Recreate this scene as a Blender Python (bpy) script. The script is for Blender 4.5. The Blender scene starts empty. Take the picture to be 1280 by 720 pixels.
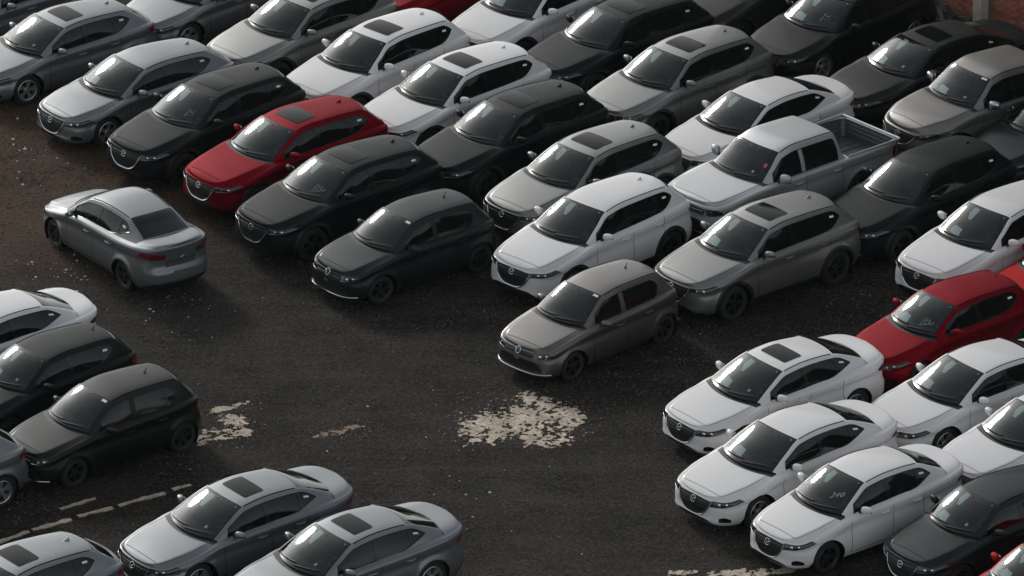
import bpy, bmesh, math, random
import numpy as np
from mathutils import Vector, Matrix, noise

# ---------------------------------------------------------------- camera, sky, sun, exposure
scene = bpy.context.scene
COL = scene.collection
cam_d = bpy.data.cameras.new('camera'); cam = bpy.data.objects.new('camera', cam_d); COL.objects.link(cam)
cam_d.sensor_width = 36.0; cam_d.lens = 8578.6/1280*36.0; cam_d.clip_start = 1.0; cam_d.clip_end = 3000
cam.location = (0, -120, 54.71)
cam.matrix_world = Matrix.Translation((0, -120, 54.71)) @ Matrix.Rotation(math.radians(90 - 23.798), 4, 'X') @ Matrix.Rotation(math.radians(-.307), 4, 'Z')
scene.camera = cam
world = bpy.data.worlds.new('World'); scene.world = world; world.use_nodes = True
wn = world.node_tree; wn.nodes.clear()
SUN_EL, SUN_AZ = 25.6, 117.6          # azimuth of the sun's place, degrees from +X towards +Y
sky = wn.nodes.new('ShaderNodeTexSky'); sky.sky_type = 'NISHITA'; sky.sun_disc = False
sky.sun_elevation = math.radians(SUN_EL); sky.sun_rotation = math.radians(90 - SUN_AZ)
sky.air_density = 1.0; sky.dust_density = 1.5; sky.ozone_density = 1.0
hs = wn.nodes.new('ShaderNodeHueSaturation'); hs.inputs['Saturation'].default_value = .24
bg = wn.nodes.new('ShaderNodeBackground'); bg.inputs['Strength'].default_value = .092
wo = wn.nodes.new('ShaderNodeOutputWorld')
wn.links.new(sky.outputs[0], hs.inputs['Color']); wn.links.new(hs.outputs[0], bg.inputs['Color']); wn.links.new(bg.outputs[0], wo.inputs[0])
sd = bpy.data.lights.new('sun', 'SUN'); sd.energy = .9; sd.angle = math.radians(10); sd.color = (1, .97, .93)
sun = bpy.data.objects.new('sun', sd); COL.objects.link(sun)
_a, _e = math.radians(SUN_AZ), math.radians(SUN_EL)
sun.rotation_euler = Vector((math.cos(_a)*math.cos(_e), math.sin(_a)*math.cos(_e), math.sin(_e))).to_track_quat('Z', 'Y').to_euler()
sun.location = (-20, 40, 60)
vs = scene.view_settings; vs.view_transform = 'Standard'; vs.look = 'None'; vs.exposure = .58; vs.gamma = 1.0; vs.use_curve_mapping = False
scene.render.engine = 'CYCLES'

rng = random.Random(7)

# ---------------------------------------------------------------- materials
def mat(name, col, rough=.5, metal=0., coat=0., spec=.5, bump=0., bscale=40., var=0., vscale=6.):
    m = bpy.data.materials.new(name); m.use_nodes = True; nt = m.node_tree; b = nt.nodes['Principled BSDF']
    b.inputs['Base Color'].default_value = (*col, 1); b.inputs['Roughness'].default_value = rough; b.inputs['Metallic'].default_value = metal
    b.inputs['Coat Weight'].default_value = coat; b.inputs['Coat Roughness'].default_value = .06; b.inputs['Specular IOR Level'].default_value = spec
    if var or bump:
        tc = nt.nodes.new('ShaderNodeTexCoord')
        n = nt.nodes.new('ShaderNodeTexNoise'); n.inputs['Scale'].default_value = vscale; n.inputs['Detail'].default_value = 6
        nt.links.new(tc.outputs['Object'], n.inputs['Vector'])
        if var:
            mr = nt.nodes.new('ShaderNodeMapRange'); mr.inputs['From Min'].default_value = .3; mr.inputs['From Max'].default_value = .7
            mr.inputs['To Min'].default_value = 1 - var; mr.inputs['To Max'].default_value = 1 + var
            mx = nt.nodes.new('ShaderNodeVectorMath'); mx.operation = 'SCALE'; mx.inputs[0].default_value = col
            nt.links.new(n.outputs['Fac'], mr.inputs['Value']); nt.links.new(mr.outputs[0], mx.inputs['Scale']); nt.links.new(mx.outputs[0], b.inputs['Base Color'])
        if bump:
            n2 = nt.nodes.new('ShaderNodeTexNoise'); n2.inputs['Scale'].default_value = bscale; n2.inputs['Detail'].default_value = 5
            nt.links.new(tc.outputs['Object'], n2.inputs['Vector'])
            bp = nt.nodes.new('ShaderNodeBump'); bp.inputs['Strength'].default_value = bump; bp.inputs['Distance'].default_value = .01
            nt.links.new(n2.outputs['Fac'], bp.inputs['Height']); nt.links.new(bp.outputs[0], b.inputs['Normal'])
    return m

def paint(name, col, metal=0., rough=.42, coat=.32, dust=.07, spec=.3, dcol=(.22, .245, .24)):
    # car paint under thin uneven dust, which also paints lit tops on dark cars
    m = bpy.data.materials.new(name); m.use_nodes = True; nt = m.node_tree; b = nt.nodes['Principled BSDF']; L = nt.links.new
    tc = nt.nodes.new('ShaderNodeTexCoord'); oi = nt.nodes.new('ShaderNodeObjectInfo')
    ad = nt.nodes.new('ShaderNodeVectorMath'); ad.operation = 'ADD'; sc = nt.nodes.new('ShaderNodeMath'); sc.operation = 'MULTIPLY'; sc.inputs[1].default_value = 37.
    L(oi.outputs['Random'], sc.inputs[0]); L(tc.outputs['Object'], ad.inputs[0]); L(sc.outputs[0], ad.inputs[1])
    n = nt.nodes.new('ShaderNodeTexNoise'); n.inputs['Scale'].default_value = 1.6; n.inputs['Detail'].default_value = 5; n.inputs['Roughness'].default_value = .55
    L(ad.outputs[0], n.inputs['Vector'])
    nf = nt.nodes.new('ShaderNodeTexNoise'); nf.inputs['Scale'].default_value = 55; nf.inputs['Detail'].default_value = 3
    L(ad.outputs[0], nf.inputs['Vector'])
    geo = nt.nodes.new('ShaderNodeNewGeometry'); sep = nt.nodes.new('ShaderNodeSeparateXYZ'); L(geo.outputs['Normal'], sep.inputs[0])
    up = nt.nodes.new('ShaderNodeMapRange'); up.inputs['From Min'].default_value = .2; up.inputs['From Max'].default_value = .95; L(sep.outputs['Z'], up.inputs['Value'])
    mr = nt.nodes.new('ShaderNodeMapRange'); mr.inputs['From Min'].default_value = .35; mr.inputs['From Max'].default_value = .75; mr.inputs['To Max'].default_value = 1
    L(n.outputs['Fac'], mr.inputs['Value'])
    k = nt.nodes.new('ShaderNodeMath'); k.operation = 'MULTIPLY_ADD'; k.inputs[1].default_value = .35; k.inputs[2].default_value = .6; L(mr.outputs[0], k.inputs[0])
    k1 = nt.nodes.new('ShaderNodeMath'); k1.operation = 'MULTIPLY'; L(k.outputs[0], k1.inputs[0]); L(up.outputs[0], k1.inputs[1])
    k2 = nt.nodes.new('ShaderNodeMath'); k2.operation = 'MULTIPLY'; k2.inputs[1].default_value = dust; L(k1.outputs[0], k2.inputs[0])
    mx = nt.nodes.new('ShaderNodeMix'); mx.data_type = 'RGBA'; mx.inputs['A'].default_value = (*col, 1); mx.inputs['B'].default_value = (*dcol, 1)
    L(k2.outputs[0], mx.inputs['Factor']); L(mx.outputs['Result'], b.inputs['Base Color'])
    b.inputs['Metallic'].default_value = metal; b.inputs['Coat Weight'].default_value = coat; b.inputs['Specular IOR Level'].default_value = spec
    ro = nt.nodes.new('ShaderNodeMath'); ro.operation = 'MULTIPLY_ADD'; ro.inputs[1].default_value = .25; ro.inputs[2].default_value = rough
    L(k1.outputs[0], ro.inputs[0]); L(ro.outputs[0], b.inputs['Roughness'])
    cr = nt.nodes.new('ShaderNodeMath'); cr.operation = 'MULTIPLY_ADD'; cr.inputs[1].default_value = .08; cr.inputs[2].default_value = .03
    L(k1.outputs[0], cr.inputs[0]); L(cr.outputs[0], b.inputs['Coat Roughness'])
    bp = nt.nodes.new('ShaderNodeBump'); bp.inputs['Strength'].default_value = .02; bp.inputs['Distance'].default_value = .004
    L(nf.outputs['Fac'], bp.inputs['Height']); L(bp.outputs[0], b.inputs['Normal'])
    return m

def glass(name, tint, ior=1.5, rough=.065, dirt=.04):
    m = bpy.data.materials.new(name); m.use_nodes = True; nt = m.node_tree; nt.nodes.clear(); L = nt.links.new
    o = nt.nodes.new('ShaderNodeOutputMaterial'); fr = nt.nodes.new('ShaderNodeFresnel'); fr.inputs['IOR'].default_value = ior
    tr = nt.nodes.new('ShaderNodeBsdfTransparent'); tr.inputs['Color'].default_value = (*tint, 1)
    gl = nt.nodes.new('ShaderNodeBsdfGlossy'); gl.inputs['Roughness'].default_value = rough; gl.inputs['Color'].default_value = (.95, 1, .99, 1)
    mx = nt.nodes.new('ShaderNodeMixShader'); L(fr.outputs[0], mx.inputs[0]); L(tr.outputs[0], mx.inputs[1]); L(gl.outputs[0], mx.inputs[2])
    # patchy dust film, its teal-grey also standing in for veiling sky glare
    tc = nt.nodes.new('ShaderNodeTexCoord'); n = nt.nodes.new('ShaderNodeTexNoise'); n.inputs['Scale'].default_value = 5; n.inputs['Detail'].default_value = 7
    oi = nt.nodes.new('ShaderNodeObjectInfo'); ad = nt.nodes.new('ShaderNodeVectorMath'); ad.operation = 'ADD'
    sc = nt.nodes.new('ShaderNodeMath'); sc.operation = 'MULTIPLY'; sc.inputs[1].default_value = 41.
    L(oi.outputs['Random'], sc.inputs[0]); L(tc.outputs['Object'], ad.inputs[0]); L(sc.outputs[0], ad.inputs[1]); L(ad.outputs[0], n.inputs['Vector'])
    mr = nt.nodes.new('ShaderNodeMapRange'); mr.inputs['From Min'].default_value = .4; mr.inputs['From Max'].default_value = .75; mr.inputs['To Max'].default_value = dirt*2; mr.inputs['To Min'].default_value = dirt*.3
    L(n.outputs['Fac'], mr.inputs['Value'])
    df = nt.nodes.new('ShaderNodeBsdfDiffuse'); df.inputs['Color'].default_value = (.30, .40, .385, 1)
    m2 = nt.nodes.new('ShaderNodeMixShader'); L(mr.outputs[0], m2.inputs[0]); L(mx.outputs[0], m2.inputs[1]); L(df.outputs[0], m2.inputs[2])
    L(m2.outputs[0], o.inputs[0])
    return m

MAT = dict(
    glass=glass('windscreen_glass', (.86, .97, .955), ior=1.52, dirt=.012), sglass=glass('side_window_glass', (.10, .12, .12), dirt=.008), rglass=glass('rear_window_glass', (.06, .075, .075), dirt=.012),
    sunroof=mat('sunroof_glass', (.006, .008, .008), .10, spec=.12), black=mat('black_plastic', (.014, .014, .015), .55), gloss=mat('gloss_black_trim', (.006, .006, .007), .16),
    gap=mat('panel_gap', (.004, .004, .004), .9, spec=.1), tyre=mat('tyre_rubber', (.016, .016, .016), .8, bump=.2), rim=mat('alloy_rim', (.55, .56, .57), .34, metal=.85),
    shaded_rim=mat('shaded_alloy_rim', (.05, .05, .053), .4, metal=.8), chrome=mat('chrome', (.60, .61, .62), .2, metal=1.), lamp=mat('headlamp_lens', (.020, .022, .024), .07, coat=1.),  # darker rims have the wheel arch shade put into their colour
    refl=mat('lamp_reflector', (.62, .64, .66), .12, metal=1.), tail=mat('tail_lamp_red', (.17, .006, .010), .12, coat=1.), grille=mat('grille_black', (.009, .009, .010), .38),
    inner=mat('cabin_trim', (.06, .064, .066), .75, var=.2), seat=mat('seat_cloth', (.055, .057, .06), .9), dash=mat('dashboard', (.045, .052, .053), .6),
    paper=mat('white_paper', (.86, .87, .86), .8), pink=mat('pink_sticker', (.62, .12, .12), .7), amber=mat('amber_lens', (.55, .2, .03), .3),
    plate=mat('plate_blank', (.05, .052, .055), .6), bedliner=mat('bed_paint', (.13, .138, .14), .5, metal=.3, var=.15), mark=mat('white_marker', (.42, .47, .46), .9))
PAINT = dict(
    white=paint('pearl_white_paint', (.76, .755, .745), rough=.42, coat=.45), cwhite=paint('cool_white_paint', (.74, .74, .745), rough=.42, coat=.5),
    silver=paint('silver_paint', (.215, .23, .24), metal=.66, rough=.34), wsilver=paint('warm_silver_paint', (.235, .242, .234), metal=.68, rough=.35),
    csilver=paint('champagne_silver_paint', (.25, .24, .228), metal=.7, rough=.34),
    lsilver=paint('light_silver_paint', (.50, .51, .52), metal=.5, rough=.36),
    bsilver=paint('bluish_silver_paint', (.23, .25, .27), metal=.68, rough=.34), tan=paint('champagne_grey_paint', (.160, .152, .145), metal=.80, rough=.36),
    grey=paint('machine_grey_paint', (.0075, .0108, .0115), metal=.4, rough=.42, dust=.025, coat=.06, spec=.18), dgrey=paint('dark_grey_paint', (.016, .0225, .024), metal=.5, rough=.40, dust=.04, coat=.12, spec=.25),
    black=paint('black_paint', (.0045, .0062, .0063), rough=.38, dust=.03, coat=.10, spec=.25), brown=paint('wall_reflection_grey_paint', (.022, .021, .020), metal=.2, rough=.42, dust=.06, coat=.10, spec=.25),  # the brownish tone carries the brick wall's reflection in its base colour
    red=paint('soul_red_paint', (.22, .004, .012), metal=.65, rough=.46, coat=.0, dust=.0, spec=.04), ored=paint('bright_red_paint', (.36, .010, .012), metal=.55, rough=.46, coat=.0, dust=0., spec=.04))
MAT['paint'] = PAINT['white']

# ---------------------------------------------------------------- helpers
def link(name, me, parent=None, m=None):
    o = bpy.data.objects.new(name, me); COL.objects.link(o)
    if m is not None and not me.materials: me.materials.append(m)
    if parent is not None: o.parent = parent
    return o
def tag(o, label, cat, group=None):
    o['label'] = label; o['category'] = cat
    if group: o['group'] = group
    return o

class MB:
    # collects grids, tubes, lathes and boxes into one mesh
    def __init__(s): s.v = []; s.f = []
    def grid(s, P, keep=None):
        P = np.asarray(P, float); n, m = P.shape[:2]; b = len(s.v); s.v += [tuple(p) for p in P.reshape(-1, 3)]
        for i in range(n - 1):
            for j in range(m - 1):
                if keep is None or keep[i, j]: s.f.append((b+i*m+j, b+i*m+j+1, b+(i+1)*m+j+1, b+(i+1)*m+j))
        return s
    def both(s, P, keep=None):
        P = np.asarray(P, float); s.grid(P, keep); s.grid(P*np.array([1, -1, 1]), keep); return s
    def poly(s, pts): b = len(s.v); s.v += [tuple(p) for p in pts]; s.f.append(tuple(range(b, b+len(pts)))); return s
    def box(s, c, d, rot=None, taper=1.):
        b = len(s.v)
        for sz in (-1, 1):
            for sy in (-1, 1):
                for sx in (-1, 1):
                    k = taper if sz > 0 else 1.
                    p = Vector((sx*d[0]/2*k, sy*d[1]/2*k, sz*d[2]/2))
                    if rot is not None: p = rot @ p
                    s.v.append((p.x+c[0], p.y+c[1], p.z+c[2]))
        for q in ((0, 2, 3, 1), (4, 5, 7, 6), (0, 1, 5, 4), (2, 6, 7, 3), (0, 4, 6, 2), (1, 3, 7, 5)): s.f.append(tuple(b+i for i in q))
        return s
    def tube(s, pts, r, n=6, closed=False):
        pts = [Vector(p) for p in pts]; N = len(pts); b = len(s.v); rr = r if hasattr(r, '__len__') else [r]*N
        for i, p in enumerate(pts):
            a = pts[(i-1) % N] if closed or i else pts[i]; c = pts[(i+1) % N] if closed or i < N-1 else pts[i]
            d = (c - a).normalized(); up = Vector((0, 0, 1)) if abs(d.z) < .95 else Vector((1, 0, 0))
            e = d.cross(up).normalized(); g = e.cross(d)
            for k in range(n):
                t = 2*math.pi*k/n; q = p + (e*math.cos(t) + g*math.sin(t))*rr[i]; s.v.append(tuple(q))
        for i in range(N if closed else N-1):
            for k in range(n):
                i2 = (i+1) % N
                s.f.append((b+i*n+k, b+i*n+(k+1) % n, b+i2*n+(k+1) % n, b+i2*n+k))
        if not closed:
            s.f.append(tuple(b+k for k in range(n))); s.f.append(tuple(b+(N-1)*n+k for k in reversed(range(n))))
        return s
    def lathe_y(s, prof, n=32, c=(0, 0, 0)):
        # prof: (radius, y) turned about the y axis
        b = len(s.v); m = len(prof)
        for k in range(n):
            t = 2*math.pi*k/n
            for r, y in prof: s.v.append((c[0]+r*math.cos(t), c[1]+y, c[2]+r*math.sin(t)))
        for k in range(n):
            k2 = (k+1) % n
            for j in range(m-1): s.f.append((b+k*m+j, b+k*m+j+1, b+k2*m+j+1, b+k2*m+j))
        return s
    def build(s, name, m=None, sharp=38., weld=1e-4):
        bm = bmesh.new(); vs_ = [bm.verts.new(v) for v in s.v]
        for f in s.f:
            try: bm.faces.new([vs_[i] for i in f])
            except ValueError: pass
        bmesh.ops.remove_doubles(bm, verts=bm.verts, dist=weld)
        bad = [f for f in bm.faces if f.calc_area() < 1e-9]
        if bad: bmesh.ops.delete(bm, geom=bad, context='FACES_ONLY')
        loose = [v for v in bm.verts if not v.link_faces]
        if loose: bmesh.ops.delete(bm, geom=loose, context='VERTS')
        bmesh.ops.recalc_face_normals(bm, faces=bm.faces)
        me = bpy.data.meshes.new(name); bm.to_mesh(me); bm.free()
        me.shade_smooth()
        if sharp: me.set_sharp_from_angle(angle=math.radians(sharp))
        if m is not None: me.materials.append(m)
        return me

import math
# ---------------------------------------------------------------- vehicle shapes (numbers only)
def pch(pts):
    pts = np.array(pts, float); x, y = pts[:, 0], pts[:, 1]
    h = np.diff(x); d = np.diff(y) / h; m = np.zeros(len(x))
    for i in range(1, len(x) - 1):
        if d[i-1] * d[i] > 0:
            w1, w2 = 2*h[i] + h[i-1], h[i] + 2*h[i-1]
            m[i] = (w1 + w2) / (w1/d[i-1] + w2/d[i])
    m[0], m[-1] = d[0], d[-1]
    def f(q):
        q = np.clip(np.asarray(q, float), x[0], x[-1])
        i = np.clip(np.searchsorted(x, q, side='right') - 1, 0, len(x) - 2)
        t = (q - x[i]) / h[i]
        return ((2*t**3 - 3*t**2 + 1)*y[i] + (t**3 - 2*t**2 + t)*h[i]*m[i]
                + (-2*t**3 + 3*t**2)*y[i+1] + (t**3 - t**2)*h[i]*m[i+1])
    return f

def plan(L, W, fc=1.0, rc=1.0):
    # half outline seen from above, nose to tail; fc / rc: how round the ends are
    w = W / 2
    return [(0, 0), (.012*fc, w*.28), (.055*fc, w*.55), (.16*fc, w*.77), (.36*fc, w*.905), (.72, w*.975), (1.15, w*.995),
            (1.6, w), (L*.55, w), (L-1.2, w*.998), (L-.66, w*.975), (L-.30*rc, w*.885), (L-.12*rc, w*.73), (L-.04*rc, w*.47), (L, 0)]

SIDE = [(0, .075), (.08, .045), (.2, .014), (.36, .0), (.5, .003), (.62, .016), (.72, .031), (.775, .031), (.805, .012), (.9, .012), (1, .02)]
MODELS = {}
def model(name, **k): MODELS[name] = k

# P: centre line (x, z); R: roof rail (x, y, z); knots t = 0 screen base, .5, 1 screen top, 2 roof crown, 3 roof rear, 3.5, 4 rear glass base
M3 = dict(L=4.58, W=1.795, sill=.20, fw=.905, wb=2.70, wr=.325, ra=.375, fc=1.0, rc=1.0,
    top=[(0, .665), (.2, .69), (.5, .76), (1.0, .865), (1.4, .93), (2.0, .955), (3.0, .985), (3.6, 1.015), (4.1, 1.04), (4.45, 1.055), (4.58, 1.05)],
    cen=[(.06, .675), (.16, .735), (.4, .81), (.8, .89), (1.3, .96), (3.7, 1.1), (4.1, 1.105), (4.38, 1.11), (4.52, 1.105), (4.58, 1.08)],
    front=[(.17, .14), (.20, .05), (.235, .012), (.28, .0), (.33, .018), (.40, .022), (.48, .022), (.58, .045), (.66, .075)],
    rear=[(.20, .16), (.25, .07), (.31, .03), (.34, .0), (.50, .0), (.585, .008), (.625, .05), (.72, .075), (.85, .06), (.95, .035), (1.05, .01)],
    rf=.03, rr=.03, rs=.075,
    P=[(1.12, .975), (1.58, 1.225), (2.03, 1.385), (2.62, 1.445), (3.32, 1.395), (3.72, 1.265), (4.09, 1.115)],
    R=[(1.37, .745, .955), (1.73, .67, 1.175), (2.09, .59, 1.345), (2.62, .575, 1.402), (3.26, .545, 1.36), (3.63, .56, 1.24), (3.99, .60, 1.085)],
    win=(1.60, 3.60, .06, .86, 3.30, 2.75, .62), bp=(2.44, 2.53), qp=(3.22, 3.26), doors=(1.46, 2.48, 3.27),
    grille=(.46, .65, .315, .27), light=(.44, 1.15, .54, .775), tail=(.38, 1.02, .79, .965), mirror=(1.74, .965, 1.03), badge=.575,
    roofq=(1.32, 2.08, .64), style='mz')
model('m3s', **M3)
M3H = dict(M3); M3H.update(L=4.46,
    top=[(0, .665), (.2, .69), (.5, .76), (1.0, .865), (1.4, .93), (2.0, .955), (3.0, .985), (3.6, 1.01), (4.0, 1.02), (4.35, .99), (4.46, .95)],
    cen=[(.06, .675), (.16, .735), (.4, .81), (.8, .89), (1.3, .96), (3.7, 1.06), (4.2, 1.06), (4.38, 1.0), (4.46, .96)],
    rear=[(.20, .16), (.25, .07), (.31, .03), (.34, .0), (.50, .0), (.585, .008), (.625, .05), (.80, .06), (.95, .09)],
    P=[(1.12, .975), (1.58, 1.225), (2.03, 1.385), (2.62, 1.445), (3.80, 1.365), (4.03, 1.21), (4.26, 1.05)],
    R=[(1.37, .745, .955), (1.73, .67, 1.175), (2.09, .59, 1.345), (2.62, .575, 1.402), (3.68, .525, 1.325), (3.93, .57, 1.19), (4.14, .62, 1.045)],
    win=(1.60, 3.66, .06, .86, 3.40, 3.0, .62), antenna=('fin', 3.5))
model('m3h', **M3H)
M6 = dict(M3); M6 = {k: v for k, v in M3.items()}
def stretch(d, sx, sy, sz):
    o = dict(d)
    o['L'] = d['L']*sx; o['W'] = d['W']*sy; o['fw'] = d['fw']*sx; o['wb'] = d['wb']*sx
    o['top'] = [(x*sx, z*sz) for x, z in d['top']]; o['cen'] = [(x*sx, z*sz) for x, z in d['cen']]
    o['P'] = [(x*sx, z*sz) for x, z in d['P']]; o['R'] = [(x*sx, y*sy, z*sz) for x, y, z in d['R']]
    a = d['win']; o['win'] = (a[0]*sx, a[1]*sx, a[2], a[3], a[4]*sx, a[5]*sx, a[6])
    for k in ('bp', 'qp', 'doors'): o[k] = tuple(v*sx for v in d[k])
    a = d['mirror']; o['mirror'] = (a[0]*sx, a[1]*sy, a[2]*sz)
    if d.get('antenna'): o['antenna'] = (d['antenna'][0], d['antenna'][1]*sx)
    return o
model('m6s', **stretch(M3, 1.065, 1.03, 1.0))
M2 = dict(M3); M2.update(L=4.32, W=1.695, fw=.80, wb=2.57, wr=.305, ra=.355,
    top=[(0, .665), (.2, .69), (.5, .78), (1.0, .895), (1.3, .95), (2.0, .985), (3.0, 1.01), (3.5, 1.04), (3.9, 1.075), (4.2, 1.09), (4.32, 1.085)],
    cen=[(.06, .675), (.16, .74), (.4, .83), (.8, .92), (1.2, .985), (3.5, 1.13), (3.9, 1.14), (4.12, 1.145), (4.26, 1.14), (4.32, 1.115)],
    P=[(1.03, 1.0), (1.45, 1.26), (1.86, 1.415), (2.45, 1.475), (3.20, 1.415), (3.52, 1.285), (3.84, 1.15)],
    R=[(1.26, .69, .98), (1.58, .62, 1.20), (1.91, .545, 1.372), (2.45, .54, 1.43), (3.14, .505, 1.375), (3.45, .53, 1.25), (3.75, .565, 1.115)],
    win=(1.46, 3.36, .06, .86, 3.08, 2.6, .60), bp=(2.27, 2.36), qp=(3.0, 3.04), doors=(1.33, 2.31, 3.04),
    grille=(.42, .65, .315, .25), light=(.40, 1.08, .54, .80), tail=(.36, .98, .82, 1.0), mirror=(1.60, .925, 1.06), badge=.565)
model('m2s', **M2)
M2H = dict(M2); M2H.update(L=4.06,
    top=[(0, .665), (.2, .69), (.5, .78), (1.0, .895), (1.3, .95), (2.0, .985), (3.0, 1.02), (3.5, 1.04), (3.8, 1.03), (3.98, 1.0), (4.06, .96)],
    cen=[(.06, .675), (.16, .74), (.4, .83), (.8, .92), (1.2, .985), (3.5, 1.08), (3.85, 1.08), (4.0, 1.03), (4.06, .97)],
    rear=[(.20, .16), (.28, .06), (.40, .0), (.55, .0), (.66, .04), (.80, .05), (.95, .07)],
    P=[(1.03, 1.0), (1.45, 1.26), (1.86, 1.415), (2.45, 1.475), (3.52, 1.415), (3.72, 1.25), (3.92, 1.07)],
    R=[(1.26, .69, .98), (1.58, .62, 1.20), (1.91, .545, 1.372), (2.45, .54, 1.43), (3.42, .50, 1.375), (3.62, .54, 1.225), (3.80, .585, 1.06)],
    win=(1.46, 3.36, .06, .86, 3.12, 2.7, .60), antenna=('rod', 3.32))
model('m2h', **M2H)
CX = dict(L=4.55, W=1.84, sill=.25, fw=.925, wb=2.70, wr=.355, ra=.415, fc=1.0, rc=.9,
    top=[(0, .80), (.2, .825), (.5, .90), (1.0, 1.01), (1.42, 1.07), (2.0, 1.09), (3.0, 1.12), (3.6, 1.15), (4.1, 1.15), (4.4, 1.12), (4.55, 1.06)],
    cen=[(.06, .815), (.16, .885), (.4, .96), (.8, 1.04), (1.3, 1.10), (3.7, 1.2), (4.3, 1.2), (4.47, 1.13), (4.55, 1.08)],
    front=[(.22, .13), (.27, .05), (.33, .01), (.38, .0), (.43, .018), (.52, .02), (.62, .022), (.74, .05), (.84, .08)],
    rear=[(.25, .14), (.33, .05), (.48, .0), (.64, .0), (.75, .05), (.90, .06), (1.12, .09)],
    rf=.03, rr=.035, rs=.085,
    P=[(1.17, 1.11), (1.62, 1.37), (2.05, 1.545), (2.65, 1.615), (3.98, 1.545), (4.19, 1.37), (4.39, 1.19)],
    R=[(1.42, .765, 1.085), (1.77, .69, 1.315), (2.12, .595, 1.50), (2.65, .595, 1.565), (3.84, .555, 1.50), (4.06, .60, 1.345), (4.27, .655, 1.18)],
    win=(1.62, 3.86, .05, .86, 3.66, 3.3, .60), bp=(2.50, 2.60), qp=(3.34, 3.38), doors=(1.52, 2.55, 3.42),
    grille=(.48, .785, .43, .30), light=(.46, 1.18, .69, .89), tail=(.42, 1.0, .93, 1.045), mirror=(1.76, .985, 1.20), badge=.715,
    roofq=(1.35, 2.12, .64), antenna=('fin', 3.62), style='mz', clad=True)
model('cx5', **CX)
GOL = dict(M2H); GOL.update(L=3.90, W=1.656, fw=.79, wb=2.465, wr=.30, ra=.345, fc=.85, rc=.85,
    top=[(0, .675), (.2, .70), (.5, .79), (1.0, .89), (1.25, .925), (2.0, .955), (3.0, .985), (3.4, 1.0), (3.65, .98), (3.82, .95), (3.90, .91)],
    cen=[(.06, .685), (.16, .76), (.4, .84), (.8, .92), (1.15, .97), (3.4, 1.03), (3.7, 1.03), (3.84, .98), (3.90, .92)],
    P=[(1.00, .985), (1.40, 1.24), (1.80, 1.41), (2.35, 1.475), (3.38, 1.42), (3.57, 1.23), (3.74, 1.035)],
    R=[(1.20, .68, .96), (1.51, .61, 1.18), (1.84, .535, 1.365), (2.35, .54, 1.425), (3.31, .50, 1.375), (3.47, .545, 1.20), (3.62, .595, 1.02)],
    win=(1.44, 3.20, .06, .84, 3.04, 2.8, .55), bp=(2.16, 2.27), qp=(2.96, 3.0), doors=(1.30, 2.22, 2.94),
    grille=(.40, .645, .565, .36), light=(.40, .86, .56, .70), tail=(.42, .86, .80, .98), mirror=(1.55, .90, .99), badge=.645,
    antenna=('rod', 2.95), style='vw')
model('gol', **GOL)
AM = dict(L=5.15, W=1.90, sill=.38, fw=.90, wb=3.095, wr=.385, ra=.46, fc=.8, rc=.35,
    top=[(0, .98), (.2, .995), (.5, 1.04), (1.0, 1.11), (1.4, 1.14), (2.0, 1.15), (3.0, 1.16), (3.5, 1.165), (3.7, 1.165), (4.5, 1.165), (5.15, 1.165)],
    cen=[(.06, .99), (.14, 1.06), (.4, 1.10), (.8, 1.145), (1.3, 1.19), (3.7, 1.17), (5.15, 1.17)],
    front=[(.32, .12), (.38, .05), (.48, .01), (.60, 0), (.78, .02), (1.0, .05)],
    rear=[(.38, .05), (.6, .0), (.8, .01), (1.2, .01)],
    rf=.06, rr=.02, rs=.06,
    P=[(1.27, 1.20), (1.62, 1.47), (1.95, 1.68), (2.45, 1.76), (3.46, 1.72), (3.56, 1.45), (3.62, 1.17)],
    R=[(1.48, .765, 1.175), (1.76, .705, 1.41), (2.03, .635, 1.63), (2.45, .635, 1.71), (3.44, .62, 1.68), (3.55, .68, 1.42), (3.62, .74, 1.165)],
    win=(1.66, 3.43, .06, .84, 3.38, 3.38, .48), bp=(2.43, 2.53), qp=None, doors=(1.56, 2.48, 3.46),
    grille=(.55, .93, .80, .50), light=(.56, .95, .79, .95), tail=(.70, 1.0, .72, 1.08), mirror=(1.78, 1.06, 1.27), badge=.88, bed=(3.70, 5.08), style='vw')
model('amk', **AM)
BT = dict(AM); BT.update(L=5.25, W=1.87, fc=1.5, rc=.4,
    top=[(0, .86), (.2, .885), (.5, .98), (1.0, 1.09), (1.4, 1.13), (2.0, 1.15), (3.0, 1.17), (3.5, 1.18), (4.5, 1.18), (5.2, 1.18)],
    cen=[(.06, .875), (.16, .98), (.4, 1.07), (.8, 1.14), (1.25, 1.19), (3.7, 1.18), (5.2, 1.18)],
    front=[(.32, .12), (.38, .05), (.46, .01), (.58, 0), (.75, .03), (1.0, .09)], rf=.05, chrome_mirror=True,
    grille=(.50, .84, .58, .32), light=(.46, 1.10, .74, .92), badge=.765, mirror=(1.76, 1.03, 1.27), style='mz')
model('bt', **BT)

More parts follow.
